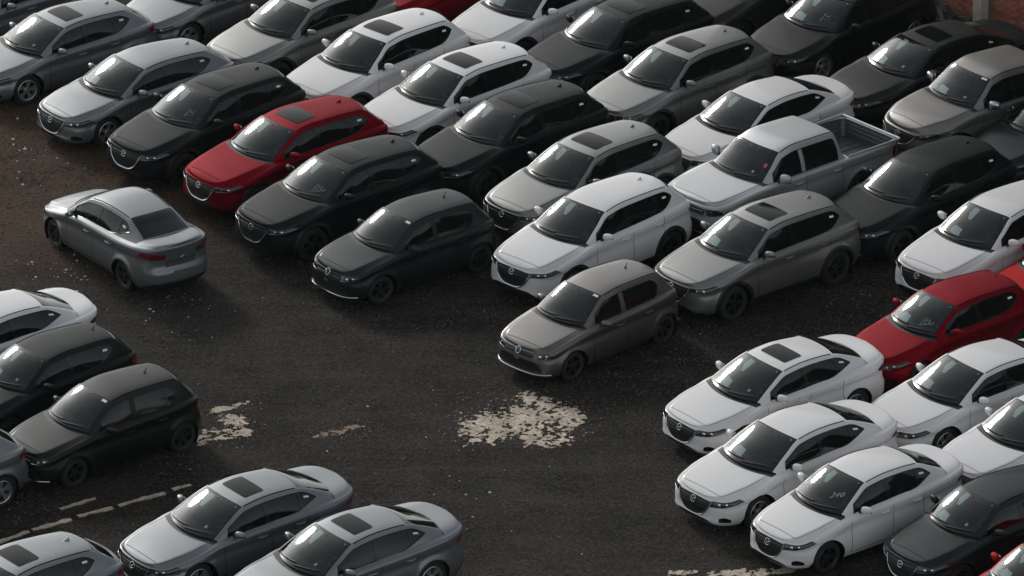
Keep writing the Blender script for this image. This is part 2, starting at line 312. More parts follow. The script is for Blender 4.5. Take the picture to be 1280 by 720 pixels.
class Shape:
    # smooth surfaces of one vehicle: x from nose to tail, y to the car's left, z up
    TK = np.array([0, .5, 1, 2, 3, 3.5, 4])
    def __init__(s, d):
        s.d = d; W = d['W']
        pl = np.array(plan(d['L'], W, d['fc'], d['rc']))
        c = np.concatenate([[0], np.cumsum(np.hypot(*np.diff(pl, axis=0).T))])
        fx, fy = pch(np.stack([c, pl[:, 0]], 1)), pch(np.stack([c, pl[:, 1]], 1))
        tt = np.linspace(0, c[-1], 1500); X, Y = fx(tt), fy(tt)
        k = np.ones(41)/41      # soften the corners
        Xp = np.concatenate([X[20:0:-1], X, X[-2:-22:-1]]); Yp = np.concatenate([-Y[20:0:-1], Y, -Y[-2:-22:-1]])
        X, Y = np.convolve(Xp, k, 'valid'), np.convolve(Yp, k, 'valid'); Y[0] = Y[-1] = 0
        s.U = np.concatenate([[0], np.cumsum(np.hypot(np.diff(X), np.diff(Y)))]); s.X, s.Y = X, np.maximum(Y, 0)
        tx, ty = np.gradient(s.X, s.U), np.gradient(s.Y, s.U); n = np.hypot(tx, ty)
        s.NX, s.NY = -ty/n, tx/n; s.umax = s.U[-1]
        if d['style'] == 'mz': d = dict(d); d['top'] = [(x, z - .045*math.sin(math.pi*min(1, max(0, (x - .05)/1.5)))) for x, z in d['top']]
        s.top, s.cen, s.pf, s.pr, s.ps = pch(d['top']), pch(d['cen']), pch(d['front']), pch(d['rear']), pch(SIDE)
        s.arch = [(d['fw'], d['wr']), (d['fw'] + d['wb'], d['wr'])]
        P, R = np.array(d['P']), np.array(d['R'])
        s.Px, s.Pz = [pch(np.stack([s.TK, P[:, i]], 1)) for i in (0, 1)]
        s.Rx, s.Ry, s.Rz = [pch(np.stack([s.TK, R[:, i]], 1)) for i in (0, 1, 2)]
    def u_of_x(s, x): return np.interp(x, s.X, s.U)
    def zbot(s, u):
        x = np.interp(u, s.U, s.X); z = np.full(np.shape(x), s.d['sill'], float); ra = s.d['ra']
        for cx, cz in s.arch:
            k = np.abs(x - cx) < ra
            z = np.where(k, np.maximum(z, cz + np.sqrt(np.maximum(ra*ra - (x-cx)**2, 0))), z)
        return z
    def surf(s, u, z):
        u = np.asarray(u, float); z = np.asarray(z, float)
        sg = np.where(u < 0, -1., 1.); u = np.abs(u)
        x, y, nx, ny = [np.interp(u, s.U, a) for a in (s.X, s.Y, s.NX, s.NY)]
        wf, wr = np.maximum(-nx, 0)**2, np.maximum(nx, 0)**2; ws = 1 - wf - wr
        zt = s.top(x); r = s.d['rf']*wf + s.d['rr']*wr + s.d['rs']*ws; zs = zt - r
        zz = np.minimum(z, zs); ex = np.clip((z - zs)/r, 0, 1)
        ins = wf*s.pf(zz) + wr*s.pr(zz) + ws*s.ps((zz - s.d['sill'])/(zt - s.d['sill'])) + r*(1 - np.sqrt(1 - ex**2))
        fl = 0
        for cx, cz in s.arch:
            dd = np.hypot(x - cx, zz - cz) - s.d['ra']
            fl = fl + np.where(dd > -.05, .02*np.exp(-(np.maximum(dd - .015, 0)/.055)**2), 0)*ws**2
        ins = ins - fl
        return np.stack([x - nx*ins, sg*(y - ny*ins), z*np.ones_like(x)], -1)
    def normal(s, u, z):
        a = s.surf(u + 1e-3, z) - s.surf(u - 1e-3, z); b = s.surf(u, z + 1e-3) - s.surf(u, z - 1e-3)
        n = np.cross(b, a)*np.where(np.asarray(u) < 0, 1., 1.)[..., None]; return n/np.maximum(np.linalg.norm(n, axis=-1, keepdims=True), 1e-12)
    def fascia(s, u, z, off=0.): return s.surf(u, z) + off*s.normal(u, z)
    def ring(s, u): return s.surf(u, s.top(np.interp(u, s.U, s.X)))
    def cap(s, u, q, bow):
        T = s.ring(u); xc = T[..., 0] - bow
        x = T[..., 0] - bow*(1 - q*q)
        zc = np.maximum(s.cen(xc), T[..., 2])
        a = np.abs(q); sh = np.where(a < .82, 1 - .18*(a/.82)**2, .82*(1 - ((a - .82)/.18)**1.25))
        sh = np.where(T[..., 0] > s.d['L']*.6, 1 - a**6, sh)
        return np.stack([x, T[..., 1]*q, T[..., 2] + (zc - T[..., 2])*sh], -1)
    def roof(s, t, q, off=0.):
        t, q = np.broadcast_arrays(np.asarray(t, float), np.asarray(q, float))
        w = .3*q**2 + .7*q**10 if s.d.get('bed') else .5*q**2 + .5*q**6
        p = np.stack([s.Px(t) + (s.Rx(t) - s.Px(t))*q*q, s.Ry(t)*q, s.Pz(t) + (s.Rz(t) - s.Pz(t))*w], -1)
        if off:
            e = 1e-3
            a = s.roof(np.minimum(t+e, 4), q) - s.roof(np.maximum(t-e, 0), q); b = s.roof(t, q+e) - s.roof(t, q-e)
            n = np.cross(a, b); p = p + off*n/np.maximum(np.linalg.norm(n, axis=-1, keepdims=True), 1e-12)
        return p
    def side(s, t, h, sg=1., off=0.):
        # cabin side between shoulder (h 0) and roof rail (h 1)
        t, h = np.broadcast_arrays(np.asarray(t, float), np.asarray(h, float))
        x = s.Rx(t); T = s.ring(s.u_of_x(x)); yB, zB = T[..., 1]*.955, T[..., 2] - .012
        y = yB + (s.Ry(t) - yB)*h + .022*np.sin(np.pi*h)*np.clip((s.Rz(t) - zB)/.3, 0, 1) + off
        return np.stack([x, sg*y, zB + (s.Rz(t) - zB)*h + .25*off], -1)
    def t_of_x(s, x):
        t = np.linspace(0, 4, 2001); return np.interp(x, s.Rx(t), t)
def keypoints(d):
    s = Shape(d); k = {}
    b = s.surf(np.array(0.), np.array(d['badge'])); k['badge'] = tuple(b)
    R = np.array(d['R'])
    for n, i in (('b', 0), ('t', 2), ('r', 4), ('g', 6)):
        for e, sg in (('l', 1), ('r', -1)): k[n+e] = (R[i, 0], sg*R[i, 1], R[i, 2])
    k['ml'] = d['mirror']; k['mr'] = (d['mirror'][0], -d['mirror'][1], d['mirror'][2])
    if d.get('antenna'):
        t = s.t_of_x(d['antenna'][1]); k['ant'] = (d['antenna'][1], 0, float(s.Pz(t)) + .04)
    k['fw'] = (d['fw'], d['W']/2, 0); k['rw'] = (d['fw'] + d['wb'], d['W']/2, 0)
    u = s.umax - d['tail'][1] + .15; k['tail'] = tuple(s.surf(np.array(u), np.array((d['tail'][2] + d['tail'][3])/2)))
    k['hf'] = tuple(s.cap(s.u_of_x(np.array(.3)), np.array(.82), 0.))
    if d.get('bed'): k['bl2'] = (d['L'], d['W']/2 - .05, d['top'][-1][1]); k['br2'] = (d['L'], -d['W']/2 + .05, d['top'][-1][1])
    return k

# ---------------------------------------------------------------- vehicle builder
def wheel_meshes(r, w, dark):
    rr = r*.70
    t = MB().lathe_y([(rr, -w/2+.012), (rr+.02, -w/2), (r-.035, -w/2), (r-.008, -w/2+.022), (r, -w/2+.05), (r, w/2-.05), (r-.008, w/2-.022), (r-.035, w/2), (rr+.02, w/2), (rr, w/2-.012)], 40).build('tyre', MAT['tyre'])
    m = MB(); m.lathe_y([(rr+.006, w/2-.016), (rr-.008, w/2-.004), (rr-.022, w/2-.012), (rr-.03, w/2-.06), (rr-.03, -w/2+.02)], 36)
    m.lathe_y([(.0, w/2-.02), (.055, w/2-.022), (.066, w/2-.034), (.066, w/2-.07)], 18)
    for k in range(5):
        for dv in (-.17, .17):
            a = 2*math.pi*k/5 + math.pi/2; a0, a1 = a + dv*.45, a + dv
            p0 = Vector((math.cos(a0)*.05, w/2-.03, math.sin(a0)*.05)); p1 = Vector((math.cos(a1)*(rr-.02), w/2-.018, math.sin(a1)*(rr-.02)))
            d = (p1-p0); e = d.normalized().cross(Vector((0, 1, 0)))
            for s_ in (0,):
                q = [p0-e*.020, p0+e*.020, p1+e*.024, p1-e*.024]; b = [v-Vector((0, .03, 0)) for v in q]
                m.poly(q); m.poly([q[0], q[3], b[3], b[0]]); m.poly([q[1], b[1], b[2], q[2]])
    rim = m.build('rim', MAT['shaded_rim' if dark else 'rim'], sharp=30)
    d = MB().lathe_y([(.0, w/2-.10), (rr*.92, w/2-.10)], 24).build('brake_disc', MAT['gap'])
    return t, rim, d

def badge_mesh(sh, d):
    z, m = d['badge'], MB(); P = lambda a, b: sh.fascia(np.array(a), np.array(z + b), .016)
    if d['style'] == 'mz':
        a, b = .070, .054
        m.tube([P(a*math.cos(t), b*math.sin(t)) for t in np.linspace(0, 2*math.pi, 28, endpoint=False)], .0075, 6, True)
        c = [(-.067, .018), (-.04, .015), (-.018, .002), (0, -.02), (.018, .002), (.04, .015), (.067, .018)]
        m.tube([P(x, y) for x, y in c], .007, 6)
    else:
        a = .068
        m.tube([P(a*math.cos(t), a*math.sin(t)) for t in np.linspace(0, 2*math.pi, 26, endpoint=False)], .008, 6, True)
        for c in ([(-.026, .056), (0, .008), (.026, .056)], [(-.058, .026), (-.026, -.054), (0, -.006), (.026, -.054), (.058, .026)]):
            m.tube([P(x, y) for x, y in c], .006, 6)
    return m.build('badge', MAT['chrome'])

def build_model(d):
    sh = Shape(d); L, W = d['L'], d['W']; parts = []      # (key, name, mesh, parent key)
    def add(name, me, parent=None, key=None): parts.append((key or name+str(len(parts)), name, me, parent)); return parts[-1][0]
    pm = MAT['paint']; bed = d.get('bed')
    # --- lower body: columns round the outline, rows from sill (or arch) to shoulder
    Rk, Pk = np.array(d['R']), np.array(d['P'])
    xc0, xc1 = Rk[0, 0] - .09, Rk[0, 0] + .10            # cowl
    xr = Rk[-1, 0] - .03
    D = d['doors']
    if bed: xr = Rk[-1, 0] + .02
    xs_key = [xc0, xc1, xr, *D] + (list(bed) if bed else [])
    us = list(np.arange(0, sh.umax, .045)) + [sh.umax]
    crit = [float(sh.u_of_x(x)) for x in xs_key]
    for cx, cz in sh.arch:
        th0 = math.asin((d['sill'] - cz)/d['ra']); 
        for t in np.linspace(th0, math.pi - th0, 25): crit.append(float(sh.u_of_x(cx - d['ra']*math.cos(t))))
    us = np.array(sorted(crit + [u for u in us if min(abs(u - c) for c in crit) > .018 or u in (0, sh.umax)]))
    uc = {x: int(np.argmin(np.abs(us - float(sh.u_of_x(x))))) for x in xs_key}
    X = np.interp(us, sh.U, sh.X)
    zb = sh.zbot(us); zt = sh.top(X)
    v = np.concatenate([np.linspace(0, .80, 17), np.linspace(.80, 1, 9)[1:]])
    nx = np.interp(us, sh.U, sh.NX); r = d['rf']*np.maximum(-nx, 0)**2 + d['rr']*np.maximum(nx, 0)**2 + d['rs']*(1 - nx**2)
    zs = zt - r
    Z = np.where(v[None] < .80, zb[:, None] + (zs - zb)[:, None]*v[None]/.80, zs[:, None] + r[:, None]*np.sin(np.clip((v[None]-.80)/.2, 0, 1)*math.pi/2))
    SG = sh.surf(us[:, None]*np.ones_like(Z), Z)
    nU, nV = len(us)-1, len(v)-1
    dr = np.zeros((nU, nV), int)                         # 0 body, 1 front door, 2 rear door
    a0 = sh.arch[1][0] - d['ra']*.985
    v0 = 2
    i0, i1, i2 = uc[D[0]], uc[D[1]], uc[D[2]]
    ia = int(np.argmin(np.abs(X - a0)))
    dr[i0:i1, v0:-3] = 1; dr[i1:min(i2, ia), v0:-3] = 2
    if i2 > ia: dr[ia:i2, 8:-3] = 2
    body = MB(); body.both(SG, dr == 0)
    doors = {1: MB().grid(SG, dr == 1), 2: MB().grid(SG, dr == 2)}
    # --- bonnet, cowl, shoulder strips, boot lid
    qv = np.array([0, .1, .2, .3, .4, .5, .6, .69, .76, .82, .85, .90, .945, 1.])
    bow0 = Rk[0, 0] - Pk[0, 0]; bow1 = Rk[-1, 0] - Pk[-1, 0]
    bow = np.where(X <= xc1, bow0*np.clip((X - .25)/(Rk[0, 0] - .25), 0, 1)**1.3, 0)
    bow = np.where(X > xc1, bow0*np.clip(1 - (X - xc1)/.15, 0, 1), bow)
    bow = bow + np.where(X >= xr, bow1*np.clip((L - .02 - X)/(L - xr), 0, 1), np.where(X > xr - .15, bow1*np.clip((X - xr + .15)/.15, 0, 1), 0))
    if bed: bow = np.where(X > 2, 0, bow)
    qf = np.concatenate([-qv[:0:-1], qv])
    CP = sh.cap(us[:, None]*np.ones_like(qf), qf[None]*np.ones((len(us), 1)), bow[:, None]*np.ones_like(qf))
    nQ = len(qf)-1; qm = (qf[1:] + qf[:-1])/2; reg = np.zeros((nU, nQ), int)    # 0 body 1 bonnet 2 cowl 3 hole 4 boot
    k0, k1, k2 = uc[xc0], uc[xc1], uc[xr]; ih = int(np.searchsorted(X, .13*d['fc'] + .03))
    reg[ih:k0, :] = np.where(np.abs(qm) < .85, 1, 0)
    reg[k0:k1, :] = np.where(np.abs(qm) < .945, 2, 0)
    reg[k1:k2, :] = np.where(np.abs(qm) < .945, 3, 0)
    if bed:
        reg[k2:uc[bed[0]], :] = 0; reg[uc[bed[0]]:uc[bed[1]], :] = np.where(np.abs(qm) < .945, 3, 0)
        ihood = 0
    else:
        reg[k2:, :] = np.where(np.abs(qm) < .85, 4, 0)
    body.grid(CP, reg == 0)
    # --- cabin: roof, pillars
    W0, W1, G0, G1 = .0, .965, 3.03, 3.95
    s0, s1, sq = d['roofq']if 'roofq' in d else (1.3, 2.1, .6)
    ts = np.unique(np.round(np.concatenate([np.linspace(0, 1, 19), np.linspace(1, 3, 25), np.linspace(3, 4, 15), [W0, W1, G0, G1]]), 5))
    w = d['win']; tw0, tw1 = sh.t_of_x(w[0]), sh.t_of_x(w[1]); tb = [float(sh.t_of_x(x)) for x in d['bp']]; tq = [float(sh.t_of_x(x)) for x in d['qp']] if d['qp'] else []
    extra = [tw0, tw1, *tb, *tq] + list(tw1 - (tw1 - sh.t_of_x(w[4]))*np.array([.02, .08, .18, .32, .5])) + list(tw0 + .05*np.array([.2, .6, 1.2]))
    ts = np.array(sorted(extra + [t for t in ts if min(abs(t - e) for e in extra) > .006 or t in (W0, W1, G0, G1, 0, 4)]))
    qr = np.array([0, .15, .3, .45, .58, .70, .80, .87, .905, .93, .95, .97, .985, 1.])
    qg = np.concatenate([-qr[:0:-1], qr]); RF = sh.roof(ts[:, None], qg[None])
    tm = (ts[1:] + ts[:-1])/2; qgm = np.abs((qg[1:] + qg[:-1])/2)
    ws = (tm[:, None] > W0) & (tm[:, None] < W1) & (qgm[None] < .93)
    rg = (tm[:, None] > G0) & (tm[:, None] < G1) & (qgm[None] < .93)
    body.grid(RF, ~(ws | rg))
    x_ = sh.Rx(ts); hi = np.where(x_ > w[4], w[3] + (w[6] - w[3])*np.clip((x_ - w[4])/(w[1] - w[4]), 0, 1)**2.2, w[3])
    lo = np.where(x_ > w[5], w[2] + (w[6] - w[2])*np.clip((x_ - w[5])/(w[1] - w[5]), 0, 1)**(2.6 if d['style'] == 'mz' else 7), w[2])
    ou = (ts < tw0) | (ts > tw1); lo = np.where(ou, w[2] if True else lo, lo); 
    mid = np.where(ts > tw1, w[6], lo); lo = np.where(ts > tw1, w[6], lo); hi = np.where(ts > tw1, w[6], hi)
    g = np.clip((ts - tw0)/.06, 0, 1)**.5; hi = np.where(ts < tw0, lo, lo + (hi - lo)*g)
    def band(a, b, n): k = np.linspace(0, 1, n)[None]; return a[:, None]*(1-k) + b[:, None]*k
    one, zer = np.ones_like(ts), np.zeros_like(ts)
    for a, b, n in ((zer, lo, 4), (hi, one, 4)):
        h = band(a, b, n); S = sh.side(ts[:, None]*np.ones_like(h), h); body.both(S)
    wm = (tm > tw0) & (tm < tw1)
    isbp = (tm > tb[0]) & (tm < tb[1]); isq = (tm > tq[0]) & (tm < tq[1]) if tq else np.zeros_like(isbp)
    h = band(lo, hi, 9); S = sh.side(ts[:, None]*np.ones_like(h), h, off=-.006)
    F = lambda c: np.repeat(c[:, None], 8, 1)
    segs = [('side_window', wm & (tm < tb[0])), ('side_window', wm & (tm > tb[1]) & ((tm < tq[0]) if tq else True))] + ([('quarter_window', wm & (tm > tq[1]))] if tq else [])
    add('body', body.build('body', pm, 34.), key='body')
    dk = {}
    for sg in (1, -1):
        for k in (1, 2):
            b = MB(); b.v = [(x, y*sg, z) for x, y, z in doors[k].v]; b.f = doors[k].f
            dk[(k, sg)] = add('door', b.build('door', pm, 34.), key=f'door{k}{sg}')
            # handle on its door
            xh = (D[1] - .20) if k == 1 else (D[2] - .15); z_ = float(sh.top(xh)) - .135
            uu = np.linspace(sh.u_of_x(xh - .10), sh.u_of_x(xh + .10), 7)
            hp = sh.fascia(uu, np.full(7, z_), .028); hp[[0, -1]] = sh.fascia(uu[[0, -1]], np.full(2, z_), -.004); hp[:, 1] *= sg
            add('door_handle', MB().tube(hp, [.010, .016, .018, .018, .018, .016, .010], 6).build('door_handle', pm), dk[(k, sg)])
    add('bonnet', MB().grid(CP, reg == 1).build('bonnet', pm, 34.))
    cw = CP.copy(); cw[..., 2] += .0; add('cowl', MB().grid(cw, reg == 2).build('cowl', MAT['black']))
    if not bed: add('boot_lid', MB().grid(CP, reg == 4).build('boot_lid', pm, 34.))
    add('windscreen', MB().grid(RF, ws).build('windscreen', MAT['glass']), key='ws')
    add('rear_window', MB().grid(RF, rg).build('rear_window', MAT['rglass']))
    for sg in (1, -1):
        for n_, c in segs:
            b = MB().grid(S*np.array([1, sg, 1]), F(c)); add(n_, b.build(n_, MAT['sglass' if tm[c].max() < tb[1] else 'rglass']))
        for pc in (isbp, isq):
            if pc.any(): add('door_pillar', MB().grid(sh.side(ts[:, None]*np.ones_like(h), h, off=.001)*np.array([1, sg, 1]), F(wm & pc)).build('door_pillar', MAT['gloss'] if d['style'] == 'mz' or pc is isq else pm))
        # window surround: a thin dark moulding
        tsel = ts[(ts >= tw0) & (ts <= tw1)]; ls, hs_ = lo[(ts >= tw0) & (ts <= tw1)], hi[(ts >= tw0) & (ts <= tw1)]
        loop = np.concatenate([sh.side(tsel, ls, off=.001), sh.side(tsel[::-1], hs_[::-1], off=.001)])*np.array([1, sg, 1])
        add('window_trim', MB().tube(loop, .010, 5, True).build('window_trim', MAT['gloss']))
        # dark seam where roof panel meets the side
        tr_ = np.linspace(1.0, 2.96, 30); add('roof_moulding', MB().tube(sh.roof(tr_, .94*sg*np.ones_like(tr_)), .011, 5).build('roof_moulding', MAT['gap']))
    # screen edges (black ceramic band)
    fr = MB()
    for q0, q1, t0, t1 in ((-.93, -.895, W0, W1), (.895, .93, W0, W1)): fr.grid(sh.roof(np.linspace(t0, t1, 20)[:, None], np.linspace(q0, q1, 3)[None], 0) + np.array([0, 0, .0025]))
    fr.grid(sh.roof(np.linspace(.935, W1, 3)[:, None], np.linspace(-.93, .93, 25)[None]) + np.array([0, 0, .003]))
    fr.grid(sh.roof(np.linspace(W0, .085, 3)[:, None], np.linspace(-.93, .93, 25)[None]) + np.array([0, 0, .003]))
    add('screen_band', fr.build('screen_band', MAT['gloss']))
    # panel gaps
    gp = MB(); 
    def ribbon(path_u, path_z, hw=.005, off=.0015, vert=True):
        n = len(path_u); a = []
        for k in (-1, 1):
            if vert: a.append(sh.fascia(path_u + k*hw, path_z, off))
            else: a.append(sh.fascia(path_u, path_z + k*hw, off))
        gp.both(np.stack(a, 1))
    for x in (D[0], D[1]):
        u = float(sh.u_of_x(x)); zz = np.linspace(d['sill'] + .06, float(sh.top(x)) - .01, 18); ribbon(np.full(18, u), zz)
    u = float(sh.u_of_x(D[2])); zz = np.linspace(max(float(sh.zbot(np.array(u))) + .05, d['sill'] + .1), float(sh.top(D[2])) - .01, 14); ribbon(np.full(14, u), zz)
    uu = np.linspace(float(sh.u_of_x(D[0])), float(sh.u_of_x(min(D[2], a0))), 30); ribbon(uu, np.full(30, d['sill'] + .075), vert=False)
    hc = np.arange(ih, k0 + 1)     # bonnet shut line
    for sg in (1, -1):
        A = sh.cap(us[hc], np.full(len(hc), .846*sg), bow[hc]); B = sh.cap(us[hc], np.full(len(hc), .856*sg), bow[hc]); gp.grid(np.stack([A, B], 1) + np.array([0, 0, .002]))
    A = CP[ih][np.abs(qf) <= .86]; gp.grid(np.stack([A + np.array([-.004, 0, .0015]), A + np.array([.004, 0, .003])], 1))
    add('panel_gap', gp.build('panel_gap', MAT['gap'], weld=1e-6))
    # --- nose
    gw, gt, gb, gw2 = d['grille']
    uu = np.linspace(-gw, gw, 41); a = np.abs(uu)
    zh = gt - .02*(a/gw)**2
    zl = gb + (zh - gb)*((a/gw)**3.2 if d['style'] == 'mz' else np.clip((a - gw2)/(gw - gw2), 0, 1)**1.25)
    k = np.linspace(0, 1, 9)[None]; ZZ = zl[:, None]*(1-k) + zh[:, None]*k; UU = uu[:, None]*np.ones_like(ZZ)
    gk = add('grille', MB().grid(sh.fascia(UU, ZZ, .004)).build('grille', MAT['grille']), key='grille')
    nb = 6 if d['style'] == 'mz' else 2
    for i in range(nb):
        f = (i + 1)/(nb + 1); zz = gb + (gt - .01 - gb)*f
        half = gw*np.clip((zz - gb)/(gt - gb), 0, 1)**(1/3.2) - .03 if d['style'] == 'mz' else gw2 + (gw - gw2)*np.clip((zz - gb)/(gt - gb), 0, 1)**.8 - .03
        u_ = np.linspace(-half, half, 21); add('grille_slat', MB().tube(sh.fascia(u_, np.full(21, zz), .010), .007, 5).build('grille_slat', MAT['black' if d['style'] == 'mz' else 'chrome' if bed else 'black']), gk)
    if d['style'] == 'mz':
        sel = a <= gw*.995; add('grille_surround', MB().tube(sh.fascia(uu, zl - .006, .016), .0125 if not d.get('clad') else .017, 6).build('grille_surround', MAT['chrome']), gk)
    elif bed:
        add('grille_surround', MB().tube(sh.fascia(uu, np.full(41, gb - .015), .016), .014, 6).build('grille_surround', MAT['chrome']), gk)
    add('badge', badge_mesh(sh, d))
    lu0, lu1, lz0, lz1 = d['light']
    for sg in (1, -1):
        f = np.linspace(0, 1, 25); u_ = lu0 + (lu1 - lu0)*f
        H_ = lz1 - lz0
        if d['style'] == 'mz':
            zb_ = lz0 + H_*.52*f**1.5; zt_ = lz0 + H_*(.42 + .58*f**.75); zt_ = zt_ - (zt_ - zb_)*np.clip((f - .62)/.38, 0, 1)**2*.97
        else:
            zb_ = lz0 + H_*.30*f**1.5; zt_ = lz0 + H_*(.88 + .12*f) - H_*.45*np.clip((f - .6)/.4, 0, 1)**2
        X_ = np.interp(u_, sh.U, sh.X); lim = sh.top(X_) - .010; sft = np.maximum(zt_ - lim, 0); zt_ = zt_ - sft; zb_ = np.minimum(zb_, zt_ - .004)
        k = np.linspace(0, 1, 7)[None]; ZZ = zb_[:, None]*(1-k) + zt_[:, None]*k; UU = u_[:, None]*np.ones_like(ZZ)
        hk = add('headlight', MB().grid(sh.fascia(UU, ZZ, .006)*np.array([1, sg, 1])).build('headlight', MAT['lamp']), key='hl%d' % sg)
        edge = sh.fascia(u_[:16], (zb_ + (zt_ - zb_)*.08)[:16], .009)*np.array([1, sg, 1])
        add('light_strip', MB().tube(edge, .0045 if not d.get('clad') else .007, 5).build('light_strip', MAT['refl']), hk)
        for fu in (.28, .50) if d['style'] == 'mz' else (.35, .66):
            uc_ = lu0 + (lu1 - lu0)*fu; zc_ = np.interp(uc_, u_, (zb_ + zt_)/2); rr_ = .30*np.interp(uc_, u_, zt_ - zb_)
            ring = [sh.fascia(np.array(uc_ + rr_*math.cos(t)), np.array(zc_ + rr_*math.sin(t)), .008)*np.array([1, sg, 1]) for t in np.linspace(0, 2*math.pi, 14, endpoint=False)]
            b = MB(); c = np.mean(ring, 0) + np.array([-.006, .003*sg, 0])
            for j in range(14): b.poly([ring[j], ring[(j+1) % 14], c])
            add('projector', b.build('projector', MAT['refl']), hk)
        # fog lamp pocket
        fu0, fu1 = lu0 + .20, lu0 + .44; fz = d['sill'] + .135
        f = np.linspace(0, 1, 9); u_ = fu0 + (fu1 - fu0)*f; k = np.linspace(0, 1, 4)[None]
        zl_ = fz - .05 + 0*f; zh_ = fz + .045*np.sin(np.pi*np.clip(f*.9 + .1, 0, 1))
        if d['style'] == 'mz' and not d.get('clad'):
            ZZ = zl_[:, None]*(1-k) + zh_[:, None]*k; add('fog_lamp', MB().grid(sh.fascia(u_[:, None]*np.ones_like(ZZ), ZZ, .004)*np.array([1, sg, 1])).build('fog_lamp', MAT['gloss']))
    # lower intake
    iz0, iz1, iw = (d['sill'] + .035, d['sill'] + .092, .50) if d['style'] == 'mz' else ((.30, .50, .62) if not bed else (.42, .68, .62))
    if d.get('clad'): iz0, iz1, iw = .30, .40, .62
    uu = np.linspace(-iw, iw, 31); zh_ = iz1 - (iz1 - iz0)*np.clip((np.abs(uu) - iw*.6)/(iw*.4), 0, 1)**2*.9; k = np.linspace(0, 1, 5)[None]
    ZZ = iz0*(1-k) + zh_[:, None]*k; add('lower_intake', MB().grid(sh.fascia(uu[:, None]*np.ones_like(ZZ), ZZ, .004)).build('lower_intake', MAT['grille']))
    if d['style'] == 'vw':
        add('bumper_trim', MB().tube(sh.fascia(np.linspace(-.80, .80, 31), np.full(31, iz0 - .03), .012), .014, 6).build('bumper_trim', MAT['refl' if not bed else 'chrome']))
        ZZ = np.linspace(-.02, .02, 3)[None] + iz1 + .02*0; add('plate_mount', MB().box(tuple(sh.fascia(np.array(0.), np.array(iz1 - .02), .012)), (.02, .12, .035)).build('plate_mount', MAT['refl']))
    # --- tail
    tu0, tu1, tz0, tz1 = d['tail']; 
    for sg in (1, -1):
        f = np.linspace(0, 1, 21); u_ = sh.umax - (tu0 + (tu1 - tu0)*f)
        if bed: zb_ = np.full(21, tz0); zt_ = np.full(21, tz1)
        elif d['style'] == 'vw': zb_ = tz0 + 0*f; zt_ = np.full(21, tz1) - .05*f
        else: zb_ = tz0 + (tz1 - tz0)*.15 + (tz1 - tz0)*.35*np.clip((f - .5)/.5, 0, 1)**2; zt_ = tz1 - (tz1 - tz0)*(.30*(1 - f)**2 + .3*np.clip((f - .7)/.3, 0, 1)**2)
        X_ = np.interp(u_, sh.U, sh.X); zt_ = np.minimum(zt_, sh.top(X_) - .012)
        k = np.linspace(0, 1, 6)[None]; ZZ = zb_[:, None]*(1-k) + zt_[:, None]*k
        tk = add('tail_light', MB().grid(sh.fascia(u_[:, None]*np.ones_like(ZZ), ZZ, .007)*np.array([1, sg, 1])).build('tail_light', MAT['tail']))
        zi = zb_ + (zt_ - zb_)*.35; ZZ = (zb_ + .004)[:, None]*(1-k) + zi[:, None]*k; sel = slice(0, 12)
        add('lamp_inner', MB().grid(sh.fascia(u_[sel, None]*np.ones_like(ZZ[sel]), ZZ[sel], .0095)*np.array([1, sg, 1])).build('lamp_inner', MAT['lamp']), tk)
    if not bed:
        pz = tz0 - .09; pu = np.linspace(sh.umax - .36, sh.umax, 9); k = np.linspace(-.07, .07, 4)[None]
        ZZ = pz + k*np.ones((9, 1)); add('plate_recess', MB().both(sh.fascia(pu[:, None]*np.ones_like(ZZ), ZZ, .004)).build('plate_recess', MAT['plate']))
        pu = np.linspace(sh.umax - .98, sh.umax, 13); k = np.linspace(0, 1, 4)[None]; ZZ = d['sill'] + .012 + k*(.02 + .12*np.clip((pu - pu[0])/.35, 0, 1)**.7)[:, None]
        add('bumper_insert', MB().both(sh.fascia(pu[:, None]*np.ones_like(ZZ), ZZ, .005)).build('bumper_insert', MAT['black']))
        p = sh.fascia(np.array(sh.umax), np.array(tz0 + .05), .006)
        add('rear_badge', MB().tube([p + np.array([0, .055*math.cos(t), .04*math.sin(t)]) for t in np.linspace(0, 2*math.pi, 16, endpoint=False)], .007, 5, True).build('rear_badge', MAT['chrome']))
    # --- cladding of the tall cars
    if d.get('clad'):
        for sg in (1, -1):
            for cx, cz in sh.arch:
                th = np.linspace(math.asin((d['sill'] - cz)/d['ra']), math.pi - math.asin((d['sill'] - cz)/d['ra']), 29); rr_ = np.linspace(d['ra'], d['ra'] + .065, 4)
                xx = cx - rr_[None]*np.cos(th)[:, None]; zz = cz + rr_[None]*np.sin(th)[:, None]
                zz = np.minimum(zz, sh.top(xx) - .1)
                add('arch_cladding', MB().grid(sh.fascia(sh.u_of_x(xx), zz, .006)*np.array([1, sg, 1])).build('arch_cladding', MAT['black']))
            u_ = np.linspace(sh.u_of_x(d['fw'] + d['ra']), sh.u_of_x(d['fw'] + d['wb'] - d['ra']), 20); k = np.linspace(0, .10, 4)[None]
            add('sill_cladding', MB().grid(sh.fascia(u_[:, None]*np.ones_like(k), d['sill'] + k*np.ones((20, 1)), .006)*np.array([1, sg, 1])).build('sill_cladding', MAT['black']))
        u_ = np.linspace(-.84, .84, 41); k = np.linspace(0, .055, 3)[None]
        add('bumper_cladding', MB().grid(sh.fascia(u_[:, None]*np.ones_like(k), d['sill'] + .005 + k*np.ones((41, 1)), .006)).build('bumper_cladding', MAT['black']))
    # --- wheels, wells, underside
    ub = MB()
